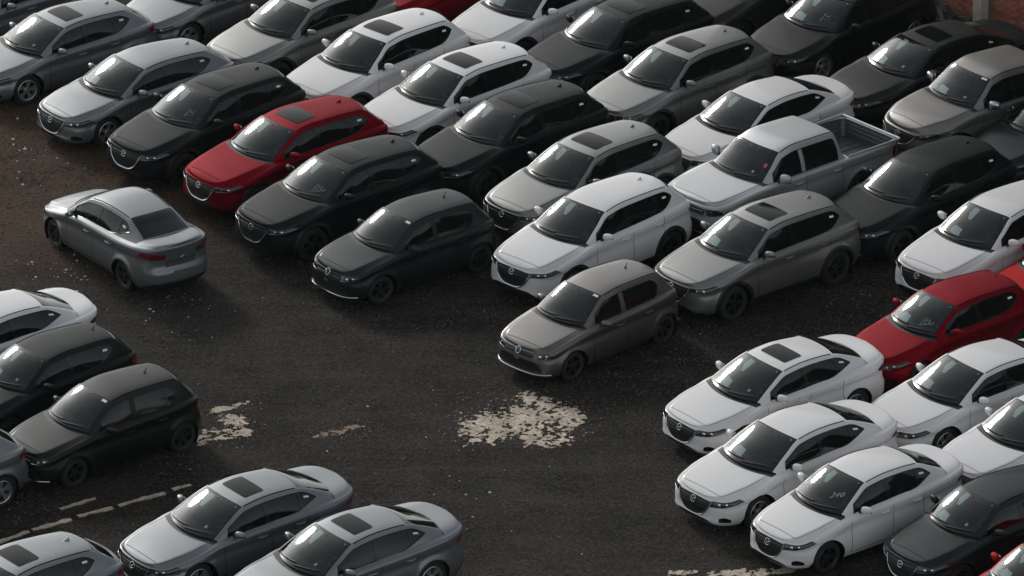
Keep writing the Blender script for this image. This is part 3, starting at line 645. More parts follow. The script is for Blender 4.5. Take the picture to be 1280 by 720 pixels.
    for cx, cz in sh.arch:
        for sg in (1, -1):
            th = np.linspace(-.6, math.pi + .6, 25); R_ = d['ra'] + .004
            yo = float(np.interp(cx, sh.X[:len(sh.X)], sh.Y)) - .035
            A = np.stack([cx - R_*np.cos(th), np.full(25, sg*yo), cz + R_*np.sin(th)], 1); B = A.copy(); B[:, 1] = sg*(yo - .34)
            ub.grid(np.stack([A, B], 1)); ub.poly(list(B))
    ub.box((L/2, 0, d['sill'] + .03), (L - .7, W - .46, .08))
    ub.box((L/2, 0, d['sill'] + .06), (d['wb'] - 2*d['ra'] - .02, W - .14, .06))
    add('underbody', ub.build('underbody', MAT['gap']))
    # --- mirrors
    mx, my, mz = d['mirror']
    for sg in (1, -1):
        b = MB(); n, m = 14, 12; ax, ay, az = (.062, .112, .066) if not bed else (.07, .125, .10)
        P_ = []
        for i in range(n + 1):
            th = math.pi*i/n; row = []
            for j in range(m + 1):
                ph = 2*math.pi*j/m; se = lambda c, e: math.copysign(abs(c)**e, c)
                x = ax*se(math.sin(th), .75)*se(math.cos(ph), .8); z = az*se(math.sin(th), .75)*se(math.sin(ph), .7); y = ay*se(math.cos(th), .8)
                if x > .035: x = .035
                z *= 1 - .22*(y/ay); x += .22*y; z += .10*y
                row.append((mx + x, sg*(my + y - .01), mz + z))
            P_.append(row)
        b.grid(P_); mk = add('mirror', b.build('mirror', MAT['chrome'] if d.get('chrome_mirror') else pm), key='mr%d' % sg)
        b = MB(); b.box((mx + .042, sg*(my - .01), mz), (.004, .19 if not bed else .2, .10 if not bed else .16)); add('mirror_glass', b.build('mirror_glass', MAT['refl'], sharp=None), mk)
        T = sh.ring(sh.u_of_x(np.array(mx - .03))); b = MB().tube([(mx - .02, sg*(T[1] - .03), T[2] + .01), (mx, sg*(my - .09), mz - .045)], [.032, .024], 8); add('mirror_arm', b.build('mirror_arm', MAT['black']), mk)
    # --- wipers
    for y0, y1 in ((-.52, .02), (.02, .56)):
        q = np.linspace(y0, y1, 9)/Rk[0, 1]; tt = .045 + .06*np.linspace(0, 1, 9); p = sh.roof(tt, q) + np.array([-.01, 0, .022]); add('wiper', MB().tube(p, .011, 5).build('wiper', MAT['black']))
    # --- cabin inside
    zf, zd = d['sill'] + .12, Rk[0, 2] - .03; x0, x1 = Rk[0, 0], Rk[-1, 0]
    y_ = float(np.interp(2.2, sh.X, sh.Y)) - .16
    fl = MB(); fl.box(((x0 + min(x1, 4.2))/2 + .1, 0, zf), (min(x1, 4.2) - x0 + .2, 2*y_, .03))
    for sg in (1, -1): fl.box(((x0 + x1)/2, sg*(y_ + .02), (zf + zd)/2 - .02), (x1 - x0 - .1, .03, zd - zf - .06))
    add('cabin_floor', fl.build('cabin_floor', MAT['inner'], sharp=None))
    b = MB(); qs = np.linspace(-.97, .97, 17); xx = [(-.10, -.035), (.0, -.02), (.10, .0), (.22, -.005), (.30, -.05), (.32, -.22), (.26, -.40)]
    P_ = []
    for q in qs:
        xb = Pk[0, 0] + (Rk[0, 0] - Pk[0, 0])*q*q + .06; yy = (y_ + .03)*q
        P_.append([(xb + dx*(1 + .35*(1 - q*q)), yy, zd + dz - .02*q*q + (.05*math.exp(-((q - .45)/.22)**2) if .05 < dx < .31 else 0)) for dx, dz in xx])
    add('dashboard', b.grid(P_).build('dashboard', MAT['dash']))
    xs_ = x0 + .86
    for sg in (1, -1):
        b = MB(); ys = sg*.37
        b.box((xs_, ys, zf + .24), (.52, .50, .16), taper=.92); rt = Matrix.Rotation(math.radians(16), 3, 'Y'); hb = (Rk[2, 2] - zf)*.56
        b.box((xs_ + .30, ys, zf + .28 + hb/2), (.14, .48, hb), rt, .86); b.box((xs_ + .30 + hb*.17, ys, zf + .30 + hb + .10), (.09, .26, .17), rt, .8)
        add('seat', b.build('seat', MAT['seat']))
    xb_ = min(xs_ + .98, x1 - .35)
    b = MB(); b.box((xb_, 0, zf + .24), (.46, 1.24, .16), taper=.95); b.box((xb_ + .28, 0, zf + .52), (.14, 1.24, .52), Matrix.Rotation(math.radians(20), 3, 'Y'), .94)
    for yy in (-.36, .36): b.box((xb_ + .37, yy, zf + .84), (.08, .24, .14), None, .8)
    add('rear_seat', b.build('rear_seat', MAT['seat']))
    c0 = Vector((x0 + .42, .37, zd - .03)); rt = Matrix.Rotation(math.radians(-62), 3, 'Y')
    b = MB().tube([c0 + rt @ Vector((.18*math.cos(t), .18*math.sin(t), 0)) for t in np.linspace(0, 2*math.pi, 22, endpoint=False)], .015, 6, True)
    b.tube([c0 + rt @ Vector((0, -.17, 0)), c0, c0 + rt @ Vector((0, .17, 0))], .03, 6); b.tube([c0, c0 + Vector((-.22, 0, -.08))], .03, 6)
    add('steering_wheel', b.build('steering_wheel', MAT['inner']))
    p = sh.roof(np.array(.84), np.array(0.)); b = MB().box((p[0] + .10, 0, p[2] - .065), (.03, .22, .065)); b.tube([p, (p[0] + .09, 0, p[2] - .05)], .02, 6); add('rear_view_mirror', b.build('rear_view_mirror', MAT['black'], sharp=30))
    # --- roof aerial
    if d.get('antenna'):
        kind, ax = d['antenna']; t_ = float(sh.t_of_x(ax)); p = sh.roof(np.array(t_), np.array(0.)); b = MB()
        if kind == 'fin':
            prof = [(-.09, 0), (-.05, .018), (.0, .036), (.04, .052), (.056, .054), (.062, .024), (.068, 0)]
            for k in range(len(prof) - 1):
                for sg in (1, -1):
                    w0, w1 = .028*(1 - prof[k][1]/.09), .028*(1 - prof[k+1][1]/.09)
                    b.poly([(ax + prof[k][0], sg*.028, p[2] - .012), (ax + prof[k+1][0], sg*.028, p[2] - .012), (ax + prof[k+1][0], sg*.008*(k < 5), p[2] + prof[k+1][1]), (ax + prof[k][0], sg*.008*(k > 0), p[2] + prof[k][1])])
                    b.poly([(ax + prof[k][0], 0, p[2] + prof[k][1]), (ax + prof[k+1][0], 0, p[2] + prof[k+1][1]), (ax + prof[k+1][0], sg*.008*(k < 5), p[2] + prof[k+1][1]), (ax + prof[k][0], sg*.008*(k > 0), p[2] + prof[k][1])])
            add('shark_fin', b.build('shark_fin', pm, 50.), key='fin')
        else:
            b.tube([(ax, 0, p[2] - .01), (ax, 0, p[2] + .025)], [.03, .02], 8); b.tube([(ax, 0, p[2] + .02), (ax + .05, 0, p[2] + .09)], [.010, .007], 6); add('aerial', b.build('aerial', MAT['black']))
    # --- pick-up load bed
    if bed:
        b = MB(); x0b, x1b = bed; zf_ = d['sill'] + .36; zt_ = float(sh.top(4.3)); yi = float(sh.ring(sh.u_of_x(np.array(4.3)))[1])*.945
        b.grid([[(x0b, -yi, zf_), (x0b, yi, zf_)], [(x1b, -yi, zf_), (x1b, yi, zf_)]])
        for xx in (x0b, x1b): b.grid([[(xx, -yi, zf_), (xx, yi, zf_)], [(xx, -yi, zt_), (xx, yi, zt_)]])
        for sg in (1, -1): b.grid([[(x0b, sg*yi, zf_), (x1b, sg*yi, zf_)], [(x0b, sg*yi, zt_), (x1b, sg*yi, zt_)]])
        add('load_bed', b.build('load_bed', MAT['bedliner'], sharp=20), key='bed')
        for sg in (1, -1):
            for zz in (.14, .24, .33): add('bed_rib', MB().tube([(x0b + .02, sg*yi, zf_ + zz), (x1b - .02, sg*yi, zf_ + zz)], .016, 6).build('bed_rib', MAT['bedliner']), 'bed')
            add('wheel_housing', MB().box((sh.arch[1][0], sg*(yi - .09), zf_ + .10), (.85, .20, .22), None, .86).build('wheel_housing', MAT['bedliner'], sharp=20), 'bed')
            add('bed_rail', MB().tube([(x0b - .02, sg*(yi + .035), zt_ + .018), (x1b + .02, sg*(yi + .035), zt_ + .018)], .026, 8).build('bed_rail', pm), 'bed')
        for zz in (.14, .24, .33): add('bed_rib', MB().tube([(x1b, -yi + .05, zf_ + zz), (x1b, yi - .05, zf_ + zz)], .016, 6).build('bed_rib', MAT['bedliner']), 'bed')
        add('tailgate_cap', MB().tube([(x1b + .03, -yi - .02, zt_ + .014), (x1b + .03, yi + .02, zt_ + .014)], .030, 8).build('tailgate_cap', pm), 'bed')
        for y in np.linspace(-.6, .6, 7): add('floor_rib', MB().box(((x0b + x1b)/2, y, zf_ + .008), (x1b - x0b - .1, .07, .016)).build('floor_rib', MAT['bedliner'], sharp=20), 'bed')
        p0 = (x1b - .1, yi, 0)
    # optional extras, chosen per car
    extra_parts = {}
    extra_parts['sunroof'] = MB().grid(sh.roof(np.linspace(s0, s1, 9)[:, None], np.linspace(-sq, sq, 17)[None], 0) + np.array([0, 0, .006])).build('sunroof', MAT['sunroof'])
    return sh, parts, extra_parts

# ---------------------------------------------------------------- ground
def ground_mat():
    m = bpy.data.materials.new('dark_worn_ground'); m.use_nodes = True; nt = m.node_tree; b = nt.nodes['Principled BSDF']; L = nt.links.new
    tc = nt.nodes.new('ShaderNodeTexCoord'); V = tc.outputs['Object']
    def noise_(sc, det=6, ro=.6, off=(0, 0, 0)):
        mp = nt.nodes.new('ShaderNodeMapping'); mp.inputs['Location'].default_value = off; L(V, mp.inputs['Vector'])
        n = nt.nodes.new('ShaderNodeTexNoise'); n.inputs['Scale'].default_value = sc; n.inputs['Detail'].default_value = det; n.inputs['Roughness'].default_value = ro; L(mp.outputs[0], n.inputs['Vector']); return n.outputs['Fac']
    def ramp(f, a, b_, c0=0., c1=1.):
        r = nt.nodes.new('ShaderNodeMapRange'); r.inputs['From Min'].default_value = a; r.inputs['From Max'].default_value = b_; r.inputs['To Min'].default_value = c0; r.inputs['To Max'].default_value = c1; L(f, r.inputs['Value']); return r.outputs[0]
    def mix(f, A, B):
        x = nt.nodes.new('ShaderNodeMix'); x.data_type = 'RGBA'; L(f, x.inputs['Factor'])
        for k, c in (('A', A), ('B', B)):
            if isinstance(c, tuple): x.inputs[k].default_value = (*c, 1)
            else: L(c, x.inputs[k])
        return x.outputs['Result']
    c = mix(ramp(noise_(.28, 6, .65), .40, .60), (.012, .012, .0118), (.034, .030, .0265))        # asphalt and packed dirt
    c = mix(ramp(noise_(.22, 6, .65, (9, 3, 0)), .50, .66, 0, .75), c, (.034, .022, .016))     # red-brown soil
    c = mix(ramp(noise_(1.1, 6, .65, (5, 5, 0)), .40, .60, 0, .8), c, (.046, .039, .034))
    c = mix(ramp(noise_(.8, 6, .7, (1, 9, 0)), .48, .60, 0, .85), c, (.011, .011, .011))
    # worn streaks where cars have driven along the aisle
    mp2 = nt.nodes.new('ShaderNodeMapping'); mp2.inputs['Rotation'].default_value = (0, 0, math.radians(-38)); mp2.inputs['Scale'].default_value = (.16, 1.5, 1); L(V, mp2.inputs['Vector'])
    ns = nt.nodes.new('ShaderNodeTexNoise'); ns.inputs['Scale'].default_value = 1.3; ns.inputs['Detail'].default_value = 6; ns.inputs['Roughness'].default_value = .6; L(mp2.outputs[0], ns.inputs['Vector'])
    c = mix(ramp(ns.outputs['Fac'], .52, .64, 0, .7), c, (.046, .043, .040))
    c = mix(ramp(ns.outputs['Fac'], .46, .36, 0, .7), c, (.011, .011, .0108))
    # bare soil and thin grass along the far left edge of the lot
    d = nt.nodes.new('ShaderNodeVectorMath'); d.operation = 'DISTANCE'; L(V, d.inputs[0]); d.inputs[1].default_value = (-11.5, 10.5, 0)
    wob = nt.nodes.new('ShaderNodeMath'); wob.operation = 'MULTIPLY_ADD'; wob.inputs[1].default_value = 6.; L(noise_(.5, 5, .6, (2, 8, 0)), wob.inputs[0]); L(d.outputs['Value'], wob.inputs[2])
    near = ramp(wob.outputs[0], 11.0, 6.5)
    soil = mix(ramp(noise_(2.2, 6, .7, (4, 4, 0)), .45, .62), (.105, .054, .032), (.066, .056, .027))
    k = nt.nodes.new('ShaderNodeMath'); k.operation = 'MULTIPLY'; k.inputs[1].default_value = .95; L(near, k.inputs[0]); c = mix(k.outputs[0], c, soil)
    c = mix(ramp(noise_(7, 8, .75, (1, 1, 0)), .50, .64, 0, .85), c, (.060, .052, .045))        # crumbled aggregate
    c = mix(ramp(noise_(17, 2, .6), .57, .63, 0, .9), c, (.088, .077, .066))
    c = mix(ramp(noise_(13, 3, .7, (3, 7, 0)), .53, .60, 0, .9), c, (.007, .007, .007))
    vo = nt.nodes.new('ShaderNodeTexVoronoi'); vo.inputs['Scale'].default_value = 22; L(V, vo.inputs['Vector'])
    pk = ramp(vo.outputs['Distance'], .20, .12); pn = ramp(noise_(11, 3, .6, (6, 2, 0)), .56, .64)
    kk = nt.nodes.new('ShaderNodeMath'); kk.operation = 'MULTIPLY'; L(pk, kk.inputs[0]); L(pn, kk.inputs[1]); c = mix(kk.outputs[0], c, (.12, .105, .09))
    vm = nt.nodes.new('ShaderNodeVectorMath'); vm.operation = 'MULTIPLY'; vm.inputs[1].default_value = (.88, .85, .81); L(c, vm.inputs[0]); L(vm.outputs[0], b.inputs['Base Color'])
    L(ramp(noise_(.6, 5, .6, (7, 1, 0)), .35, .65, .85, .98), b.inputs['Roughness']); b.inputs['Specular IOR Level'].default_value = .12
    bp = nt.nodes.new('ShaderNodeBump'); bp.inputs['Strength'].default_value = .9; bp.inputs['Distance'].default_value = .03
    ah = nt.nodes.new('ShaderNodeMath'); ah.operation = 'MULTIPLY_ADD'; ah.inputs[1].default_value = .5; L(noise_(30, 6, .75), ah.inputs[0]); L(noise_(4, 8, .7), ah.inputs[2])
    L(ah.outputs[0], bp.inputs['Height']); L(bp.outputs[0], b.inputs['Normal'])
    return m
gm = MB(); gm.grid([[(-300, -300, 0), (300, -300, 0)], [(-300, 400, 0), (300, 400, 0)]])
g = link('ground', gm.build('ground', ground_mat(), sharp=None)); g['kind'] = 'structure'

CAMF, PIT, CH, ROLL = 8.5786, math.radians(23.798), 54.71, math.radians(.307)
def spot(u, v, z=0.):          # place on the flat lot where the camera ray through an image pixel lands
    a, b = (u - 640)/CAMF/1000, (360 - v)/CAMF/1000; a, b = math.cos(ROLL)*a + math.sin(ROLL)*b, -math.sin(ROLL)*a + math.cos(ROLL)*b
    d = (a, math.cos(PIT) + b*math.sin(PIT), -math.sin(PIT) + b*math.cos(PIT)); t = (z - CH)/d[2]; return Vector((d[0]*t, d[1]*t - 120, z))

def fbm(x, y, s, o=5, seed=0.): return noise.fractal(Vector((x*s + seed, y*s - seed, seed)), .9, 2.1, o)

# worn pale cement left on the ground: thin crust with holes and a ragged rim
crust = mat('pale_cement_crust', (.46, .38, .295), .9, bump=.5, bscale=30, var=.28, vscale=9)
def stained(name, c0, c1):
    m = bpy.data.materials.new(name); m.use_nodes = True; nt = m.node_tree; b = nt.nodes['Principled BSDF']; L = nt.links.new; b.inputs['Roughness'].default_value = .95
    tc = nt.nodes.new('ShaderNodeTexCoord'); src = None
    for sc, lo_, hi_ in ((2.5, .38, .66), (14, .50, .62)):
        n = nt.nodes.new('ShaderNodeTexNoise'); n.inputs['Scale'].default_value = sc; n.inputs['Detail'].default_value = 8; n.inputs['Roughness'].default_value = .7; L(tc.outputs['Object'], n.inputs['Vector'])
        r = nt.nodes.new('ShaderNodeMapRange'); r.inputs['From Min'].default_value = lo_; r.inputs['From Max'].default_value = hi_; r.inputs['To Max'].default_value = .75; L(n.outputs['Fac'], r.inputs['Value'])
        x = nt.nodes.new('ShaderNodeMix'); x.data_type = 'RGBA'; L(r.outputs[0], x.inputs['Factor']); x.inputs['B'].default_value = (*c1, 1)
        if src is None: x.inputs['A'].default_value = (*c0, 1)
        else: L(src, x.inputs['A'])
        src = x.outputs['Result']
    L(src, b.inputs['Base Color'])
    bp = nt.nodes.new('ShaderNodeBump'); bp.inputs['Strength'].default_value = .6; bp.inputs['Distance'].default_value = .01; L(n.outputs['Fac'], bp.inputs['Height']); L(bp.outputs[0], b.inputs['Normal'])
    return m
crust = stained('stained_pale_cement', (.70, .60, .48), (.20, .155, .115))
def cement(name, label, blobs, thr=.0, seed=1., step=.018, h=.006, hole=.12, m=crust):
    xs = [b[0] for b in blobs]; ys = [b[1] for b in blobs]; R = max(b[2] for b in blobs)*1.5
    b = MB(); st = step
    x0, x1, y0, y1 = min(xs)-R, max(xs)+R, min(ys)-R, max(ys)+R; nx_, ny_ = int((x1-x0)/st), int((y1-y0)/st)
    keep = np.zeros((nx_, ny_), bool)
    for i in range(nx_):
        for j in range(ny_):
            x, y = x0 + i*st, y0 + j*st; best = -9
            for bx, by, br, ba, be in blobs:
                dx, dy = x-bx, y-by; c, s_ = math.cos(ba), math.sin(ba); p, q = dx*c + dy*s_, (-dx*s_ + dy*c)*be
                best = max(best, 1 - math.hypot(p, q)/br)
            if best > -.5 and best + .40*fbm(x, y, 1.6, 6, seed) + .55*fbm(x, y, 6.0, 6, seed + 3) > thr and abs(fbm(x, y, 2.0, 5, seed + 7)) + .45*fbm(x, y, 9, 4, seed+2) - .30*(1 - min(1, max(0, best)*2.2)) > hole - .12: keep[i, j] = True
    vid = {}; 
    def vert(i, j):
        if (i, j) not in vid:
            jx, jy = rng.uniform(-.35, .35)*st, rng.uniform(-.35, .35)*st
            vid[(i, j)] = len(b.v); b.v.append((x0 + i*st + jx, y0 + j*st + jy, h + .004*fbm(x0+i*st, y0+j*st, 9, 3, seed)))
        return vid[(i, j)]
    for i in range(nx_):
        for j in range(ny_):
            if keep[i, j]: b.f.append((vert(i, j), vert(i+1, j), vert(i+1, j+1), vert(i, j+1)))
    if not b.f: return
    o = link(name, b.build(name, m, sharp=None, weld=1e-6)); tag(o, label, 'cement patch'); return o
def blob(u, v, r, ang=0., e=1.): p = spot(u, v); return (p.x, p.y, r, ang, e)
cement('cement_patch', 'large ragged pale cement patch on dark ground before the champagne hatchback', [blob(610, 535, .62, 0, .75), blob(655, 527, .72, 0, .8), blob(700, 522, .55, 0, .9), blob(665, 500, .42, -.5, 1.4), blob(685, 550, .5, .1, 1.4)], -.02, 3.1, hole=.19)
cement('cement_patch', 'pale cement patch behind the black hatchback tail', [blob(290, 525, .36, -.6, 1.5), blob(300, 541, .36, 0, 1.4), blob(282, 511, .50, .55, 4.), blob(268, 545, .55, .4, 2.)], .06, 9.4, hole=.19)
cement('cement_patch', 'thin reddish sliver of cement between the two pale patches', [blob(418, 541, .40, .45, 3.2), blob(440, 534, .28, .3, 3.)], .06, 5.2, m=mat('reddish_cement_crust', (.26, .17, .115), .9, var=.25, vscale=9))
cement('cement_patch', 'pale strip of cement below the white sedan marked 340', [blob(855, 716, .32, .1, 3.), blob(930, 717, .6, .05, 3.), blob(980, 714, .3, .1, 2.)], .02, 2.2)

# row of pale kerb stones sunk flush with the ground
kr = bpy.data.objects.new('kerb_line', None); COL.objects.link(kr); kr.location = spot(100, 640); tag(kr, 'broken line of pale flush kerb stones beside the silver sedans', 'kerb')
kmat = mat('kerb_stone', (.44, .37, .285), .9, bump=.6, bscale=25, var=.3, vscale=12)
for u0, v0, u1, v1, w in ((-14, 682, 36, 665, .14), (40, 663, 89, 650, .15), (97, 646, 141, 635, .14), (148, 633, 166, 627.5, .13), (166.5, 627.3, 206, 617, .15), (215, 612.5, 238, 606, .12), (75, 637, 119, 623, .11)):
    a, b_ = spot(u0, v0), spot(u1, v1); d = b_ - a; n = Vector((-d.y, d.x, 0)).normalized(); N = max(6, int(d.length/.05)); b = MB(); rows = []
    for i in range(N + 1):
        p = a + d*i/N; e = min(1, 8*min(i, N-i)/N + .7)
        wl, wr_ = w*.36*e*(1 + .9*fbm(p.x, p.y, 5, 4, 1)), w*.36*e*(1 + .9*fbm(p.x, p.y, 4, 4, 8)); z = .018 + .006*fbm(p.x, p.y, 6, 3)
        rows.append([p + n*(wl+.012) - Vector((0, 0, .02)), p + n*wl + Vector((0, 0, z)), p + Vector((0, 0, z+.003)), p - n*wr_ + Vector((0, 0, z)), p - n*(wr_+.012) - Vector((0, 0, .02))])
    b.grid([[(q - kr.location)[:] for q in r] for r in rows]); link('kerb_stone', b.build('kerb_stone', kmat, 40.), kr)

# loose stones, rubble and litter
def scatter(name, n, size, m, where, seed, flat=.5, label=None, cat=None):
    R = random.Random(seed); b = MB(); k = 0
    while k < n:
        p = where(R)
        if p is None: continue
        s = size[0]*(size[1]/size[0])**(R.random()**2.2); ph = R.uniform(0, 6.28); o = len(b.v); nn = 5
        for i in range(nn):
            t = ph + 6.283*i/nn; r = s*R.uniform(.35, .6); b.v.append((p[0] + r*math.cos(t), p[1] + r*math.sin(t), 0))
        for i in range(nn):
            t = ph + 6.283*(i+.3)/nn; r = s*R.uniform(.2, .42); b.v.append((p[0] + r*math.cos(t), p[1] + r*math.sin(t), s*flat*R.uniform(.5, 1)))
        for i in range(nn): b.f.append((o+i, o+(i+1) % nn, o+nn+(i+1) % nn, o+nn+i))
        b.f.append(tuple(o+nn+i for i in range(nn))); k += 1
    o = link(name, b.build(name, m, sharp=20., weld=1e-7)); o['kind'] = 'stuff'; o['label'] = label; o['category'] = cat; return o
def open_lot(R):
    p = spot(R.uniform(-20, 1300), R.uniform(90, 740)); f = .5 + fbm(p.x, p.y, .45, 4, 11)
    return p if R.random() < f else None
def near_spot(u, v, ru, rv):
    return lambda R: spot(u + R.gauss(0, ru), v + R.gauss(0, rv))
scatter('gravel', 20000, (.018, .06), mat('grey_gravel', (.085, .078, .07), .9, var=.35, vscale=3), open_lot, 1, label='grey grit strewn over the dark ground', cat='gravel')
scatter('gravel', 6000, (.018, .055), mat('brown_gravel', (.095, .065, .048), .9, var=.35, vscale=3), open_lot, 2, label='brown grit strewn over the dark ground', cat='gravel')
scatter('gravel', 420, (.014, .045), mat('pale_gravel', (.36, .335, .30), .9, var=.3, vscale=3), open_lot, 3, label='pale stone chips strewn over the dark ground', cat='gravel')
lm_ = mat('pale_litter', (.62, .62, .60), .8)
scatter('litter', 40, (.025, .10), lm_, near_spot(80, 335, 30, 12), 4, .25, 'pale litter scattered beside the lone silver sedan', 'litter')
scatter('litter', 22, (.025, .07), lm_, near_spot(560, 620, 70, 50), 6, .3, 'pale flecks scattered on the open ground', 'litter')
scatter('litter', 26, (.025, .07), lm_, near_spot(215, 390, 60, 14), 8, .3, 'pale flecks scattered behind the lone silver sedan', 'litter')
scatter('litter', 26, (.03, .10), lm_, near_spot(30, 190, 45, 30), 9, .3, 'pale flecks on the bare soil at the lot edge', 'litter')

cr_ = stained('cement_crumbs', (.45, .38, .30), (.16, .125, .095))
scatter('cement_crumbs', 700, (.012, .05), cr_, near_spot(655, 527, 48, 17), 12, .3, 'pale crumbs strewn round the large cement patch', 'rubble')
scatter('cement_crumbs', 300, (.012, .05), cr_, near_spot(285, 530, 22, 14), 13, .3, 'pale crumbs strewn round the cement behind the black hatchback', 'rubble')
scatter('cement_crumbs', 160, (.012, .04), cr_, near_spot(430, 540, 26, 7), 14, .3, 'reddish crumbs strewn round the thin cement sliver', 'rubble')
# thin weeds on the bare soil
def tufts():
    R = random.Random(21); b = MB()
    for _ in range(1500):
        p = spot(R.uniform(-20, 230), R.uniform(120, 235))
        if fbm(p.x, p.y, .8, 4, 31) < .05: continue
        for k in range(5):
            a = R.uniform(0, 6.28); h = R.uniform(.015, .06); l = R.uniform(.02, .07); w = .006; q = p + Vector((R.gauss(0, .03), R.gauss(0, .03), 0)); e = Vector((math.cos(a), math.sin(a), 0)); f = Vector((-e.y, e.x, 0))*w
            b.poly([q - f, q + f, q + e*l + Vector((0, 0, h))])
    o = link('grass', b.build('grass', mat('thin_dry_grass', (.062, .058, .026), .9, var=.3, vscale=2), sharp=None, weld=1e-7)); o['kind'] = 'stuff'; o['label'] = 'thin dry grass on the bare soil at the lot edge'; o['category'] = 'grass'
tufts()

# ---------------------------------------------------------------- brick wall behind the last row
WP = spot(1228, 30); WDIR = Vector((math.sin(math.radians(217)), -math.cos(math.radians(217)), 0)); WDIR = -WDIR if WDIR.x < 0 else WDIR     # runs to the right, towards the camera
WN = Vector((WDIR.y, -WDIR.x, 0)); WN = -WN if WN.y > 0 else WN              # faces the cars
def wmat():
    m = bpy.data.materials.new('red_brickwork'); m.use_nodes = True; nt = m.node_tree; b = nt.nodes['Principled BSDF']; L = nt.links.new
    tc = nt.nodes.new('ShaderNodeTexCoord'); mp = nt.nodes.new('ShaderNodeMapping'); mp.inputs['Rotation'].default_value = (math.radians(90), 0, 0); L(tc.outputs['Object'], mp.inputs['Vector'])
    br = nt.nodes.new('ShaderNodeTexBrick'); br.inputs['Scale'].default_value = 1; br.inputs['Brick Width'].default_value = .235; br.inputs['Row Height'].default_value = .075; br.inputs['Mortar Size'].default_value = .007
    br.inputs['Color1'].default_value = (.34, .115, .078, 1); br.inputs['Color2'].default_value = (.26, .09, .065, 1); br.inputs['Mortar'].default_value = (.20, .15, .12, 1)
    L(mp.outputs[0], br.inputs['Vector']); L(br.outputs['Color'], b.inputs['Base Color']); b.inputs['Roughness'].default_value = .9
    return m
ROT = math.atan2(WDIR.y, WDIR.x)
wall = bpy.data.objects.new('brick_wall', None); COL.objects.link(wall); wall.location = WP; wall.rotation_euler = (0, 0, ROT)
tag(wall, 'red brick wall with a concrete pillar behind the dark parked sedans', 'wall')
wl_sign = 1 if (Matrix.Rotation(ROT, 3, 'Z') @ Vector((0, -1, 0))).dot(WN) > 0 else -1     # local -y faces the cars
WH = 10.0
wf = MB(); wf.box((-5.2, .16*wl_sign, WH/2), (7.4, .24, WH)); wf.box((2.3 + 20, .16*wl_sign, WH/2), (39.9, .24, WH)); wf.box((.425, .16*wl_sign, (WH + 1.5)/2), (3.84, .24, WH - 1.5))  # unseen right run added to block low sky and darken car sides
link('wall_face', wf.build('wall_face', mat('unseen_dark_render', (.075, .072, .068), .95, bump=.4, var=.3, vscale=1.5), sharp=20), wall)  # unseen dark render, chosen to keep red out of window reflections
wf2 = MB(); wf2.box((.425, .162*wl_sign, 2.2), (3.84, .246, 1.4)); link('brick_course', wf2.build('brick_course', wmat(), sharp=20), wall)
wb_ = MB(); wb_.box((.425, .165*wl_sign, .75), (3.84, .24, 1.5)); link('mortar', wb_.build('mortar', mat('wall_mortar', (.20, .15, .12), .95, bump=.5), sharp=20), wall)
bms = []
for i, c in enumerate(((.42, .14, .095), (.36, .12, .08), (.46, .17, .11), (.29, .10, .07))):
    b = MB().box((0, 0, 0), (.222, .03, .064)); me = b.build('brick', mat('brick_%s' % 'abcd'[i], c, .9, bump=.4, bscale=60, var=.25, vscale=14), sharp=20); bms.append(me)
R_ = random.Random(5); nb_ = 0
for row in range(19):
    z = .04 + row*.075
    for k in range(-7, 11):
        x = k*.235 + (.1175 if row % 2 else 0)
        if -.27 < x < .27 or x < -1.25 or x > 2.18: continue
        if (x < 0 and row > 8): continue
        if nb_ >= 290: continue
        nb_ += 1
        o = link('brick', R_.choice(bms), wall); o.location = (x, (.165 - .12 - .006 - R_.uniform(0, .005))*wl_sign, z); o.rotation_euler = (R_.uniform(-.01, .01), 0, R_.uniform(-.012, .012))
pm_ = mat('pale_concrete', (.58, .52, .44), .9, bump=.5, bscale=20, var=.2, vscale=5)
b = MB(); b.box((0, -.02*wl_sign, WH/2), (.26, .30, WH)); link('pillar', b.build('pillar', pm_, sharp=20), wall)
b = MB(); b.box((-.75, -.17*wl_sign, .045), (1.1, .26, .09)); link('plinth', b.build('plinth', mat('dark_plinth', (.07, .055, .05), .9, bump=.5, var=.2), sharp=20), wall)
gt = bpy.data.objects.new('dark_infill', None); COL.objects.link(gt); gt.location = WP + WDIR*(-1.95); gt.rotation_euler = (0, 0, ROT)  # dark sheet panels filling the dark area left of the bricks
tag(gt, 'dark sheet gate in the brick wall beyond the black sedan', 'infill')
gmt = mat('infill_tone', (.018, .019, .019), .6, metal=.3, var=.2)
for k in range(3): link('infill_panel', MB().box((-.75 - k*1.0, -.02*wl_sign, 1.5), (.98, .05, 3.0)).build('infill_panel', gmt, sharp=20), gt)
link('infill_post', MB().box((-.2, -.03*wl_sign, 1.6), (.09, .09, 3.2)).build('infill_post', gmt, sharp=20), gt)
# heap of dark rubbish at the wall foot
hp = bpy.data.objects.new('rubbish_heap', None); COL.objects.link(hp); hp.location = WP + WDIR*(-.55) + WN*.45; tag(hp, 'small heap of dark broken planks at the foot of the brick wall', 'rubbish')
for i in range(9):
    d = Vector((R_.gauss(0, 1), R_.gauss(0, 1), 0)).normalized()*R_.uniform(.12, .3); c = Vector((R_.gauss(0, .16), R_.gauss(0, .12), .03 + .022*i))
    link('plank', MB().box(c, (2*d.length, R_.uniform(.05, .10), .025), Matrix.Rotation(math.atan2(d.y, d.x), 3, 'Z') @ Matrix.Rotation(R_.uniform(-.2, .2), 3, 'Y')).build('plank', mat('plank_tone', (.03, .028, .026) if i % 3 else (.12, .11, .10), .9), sharp=20), hp)

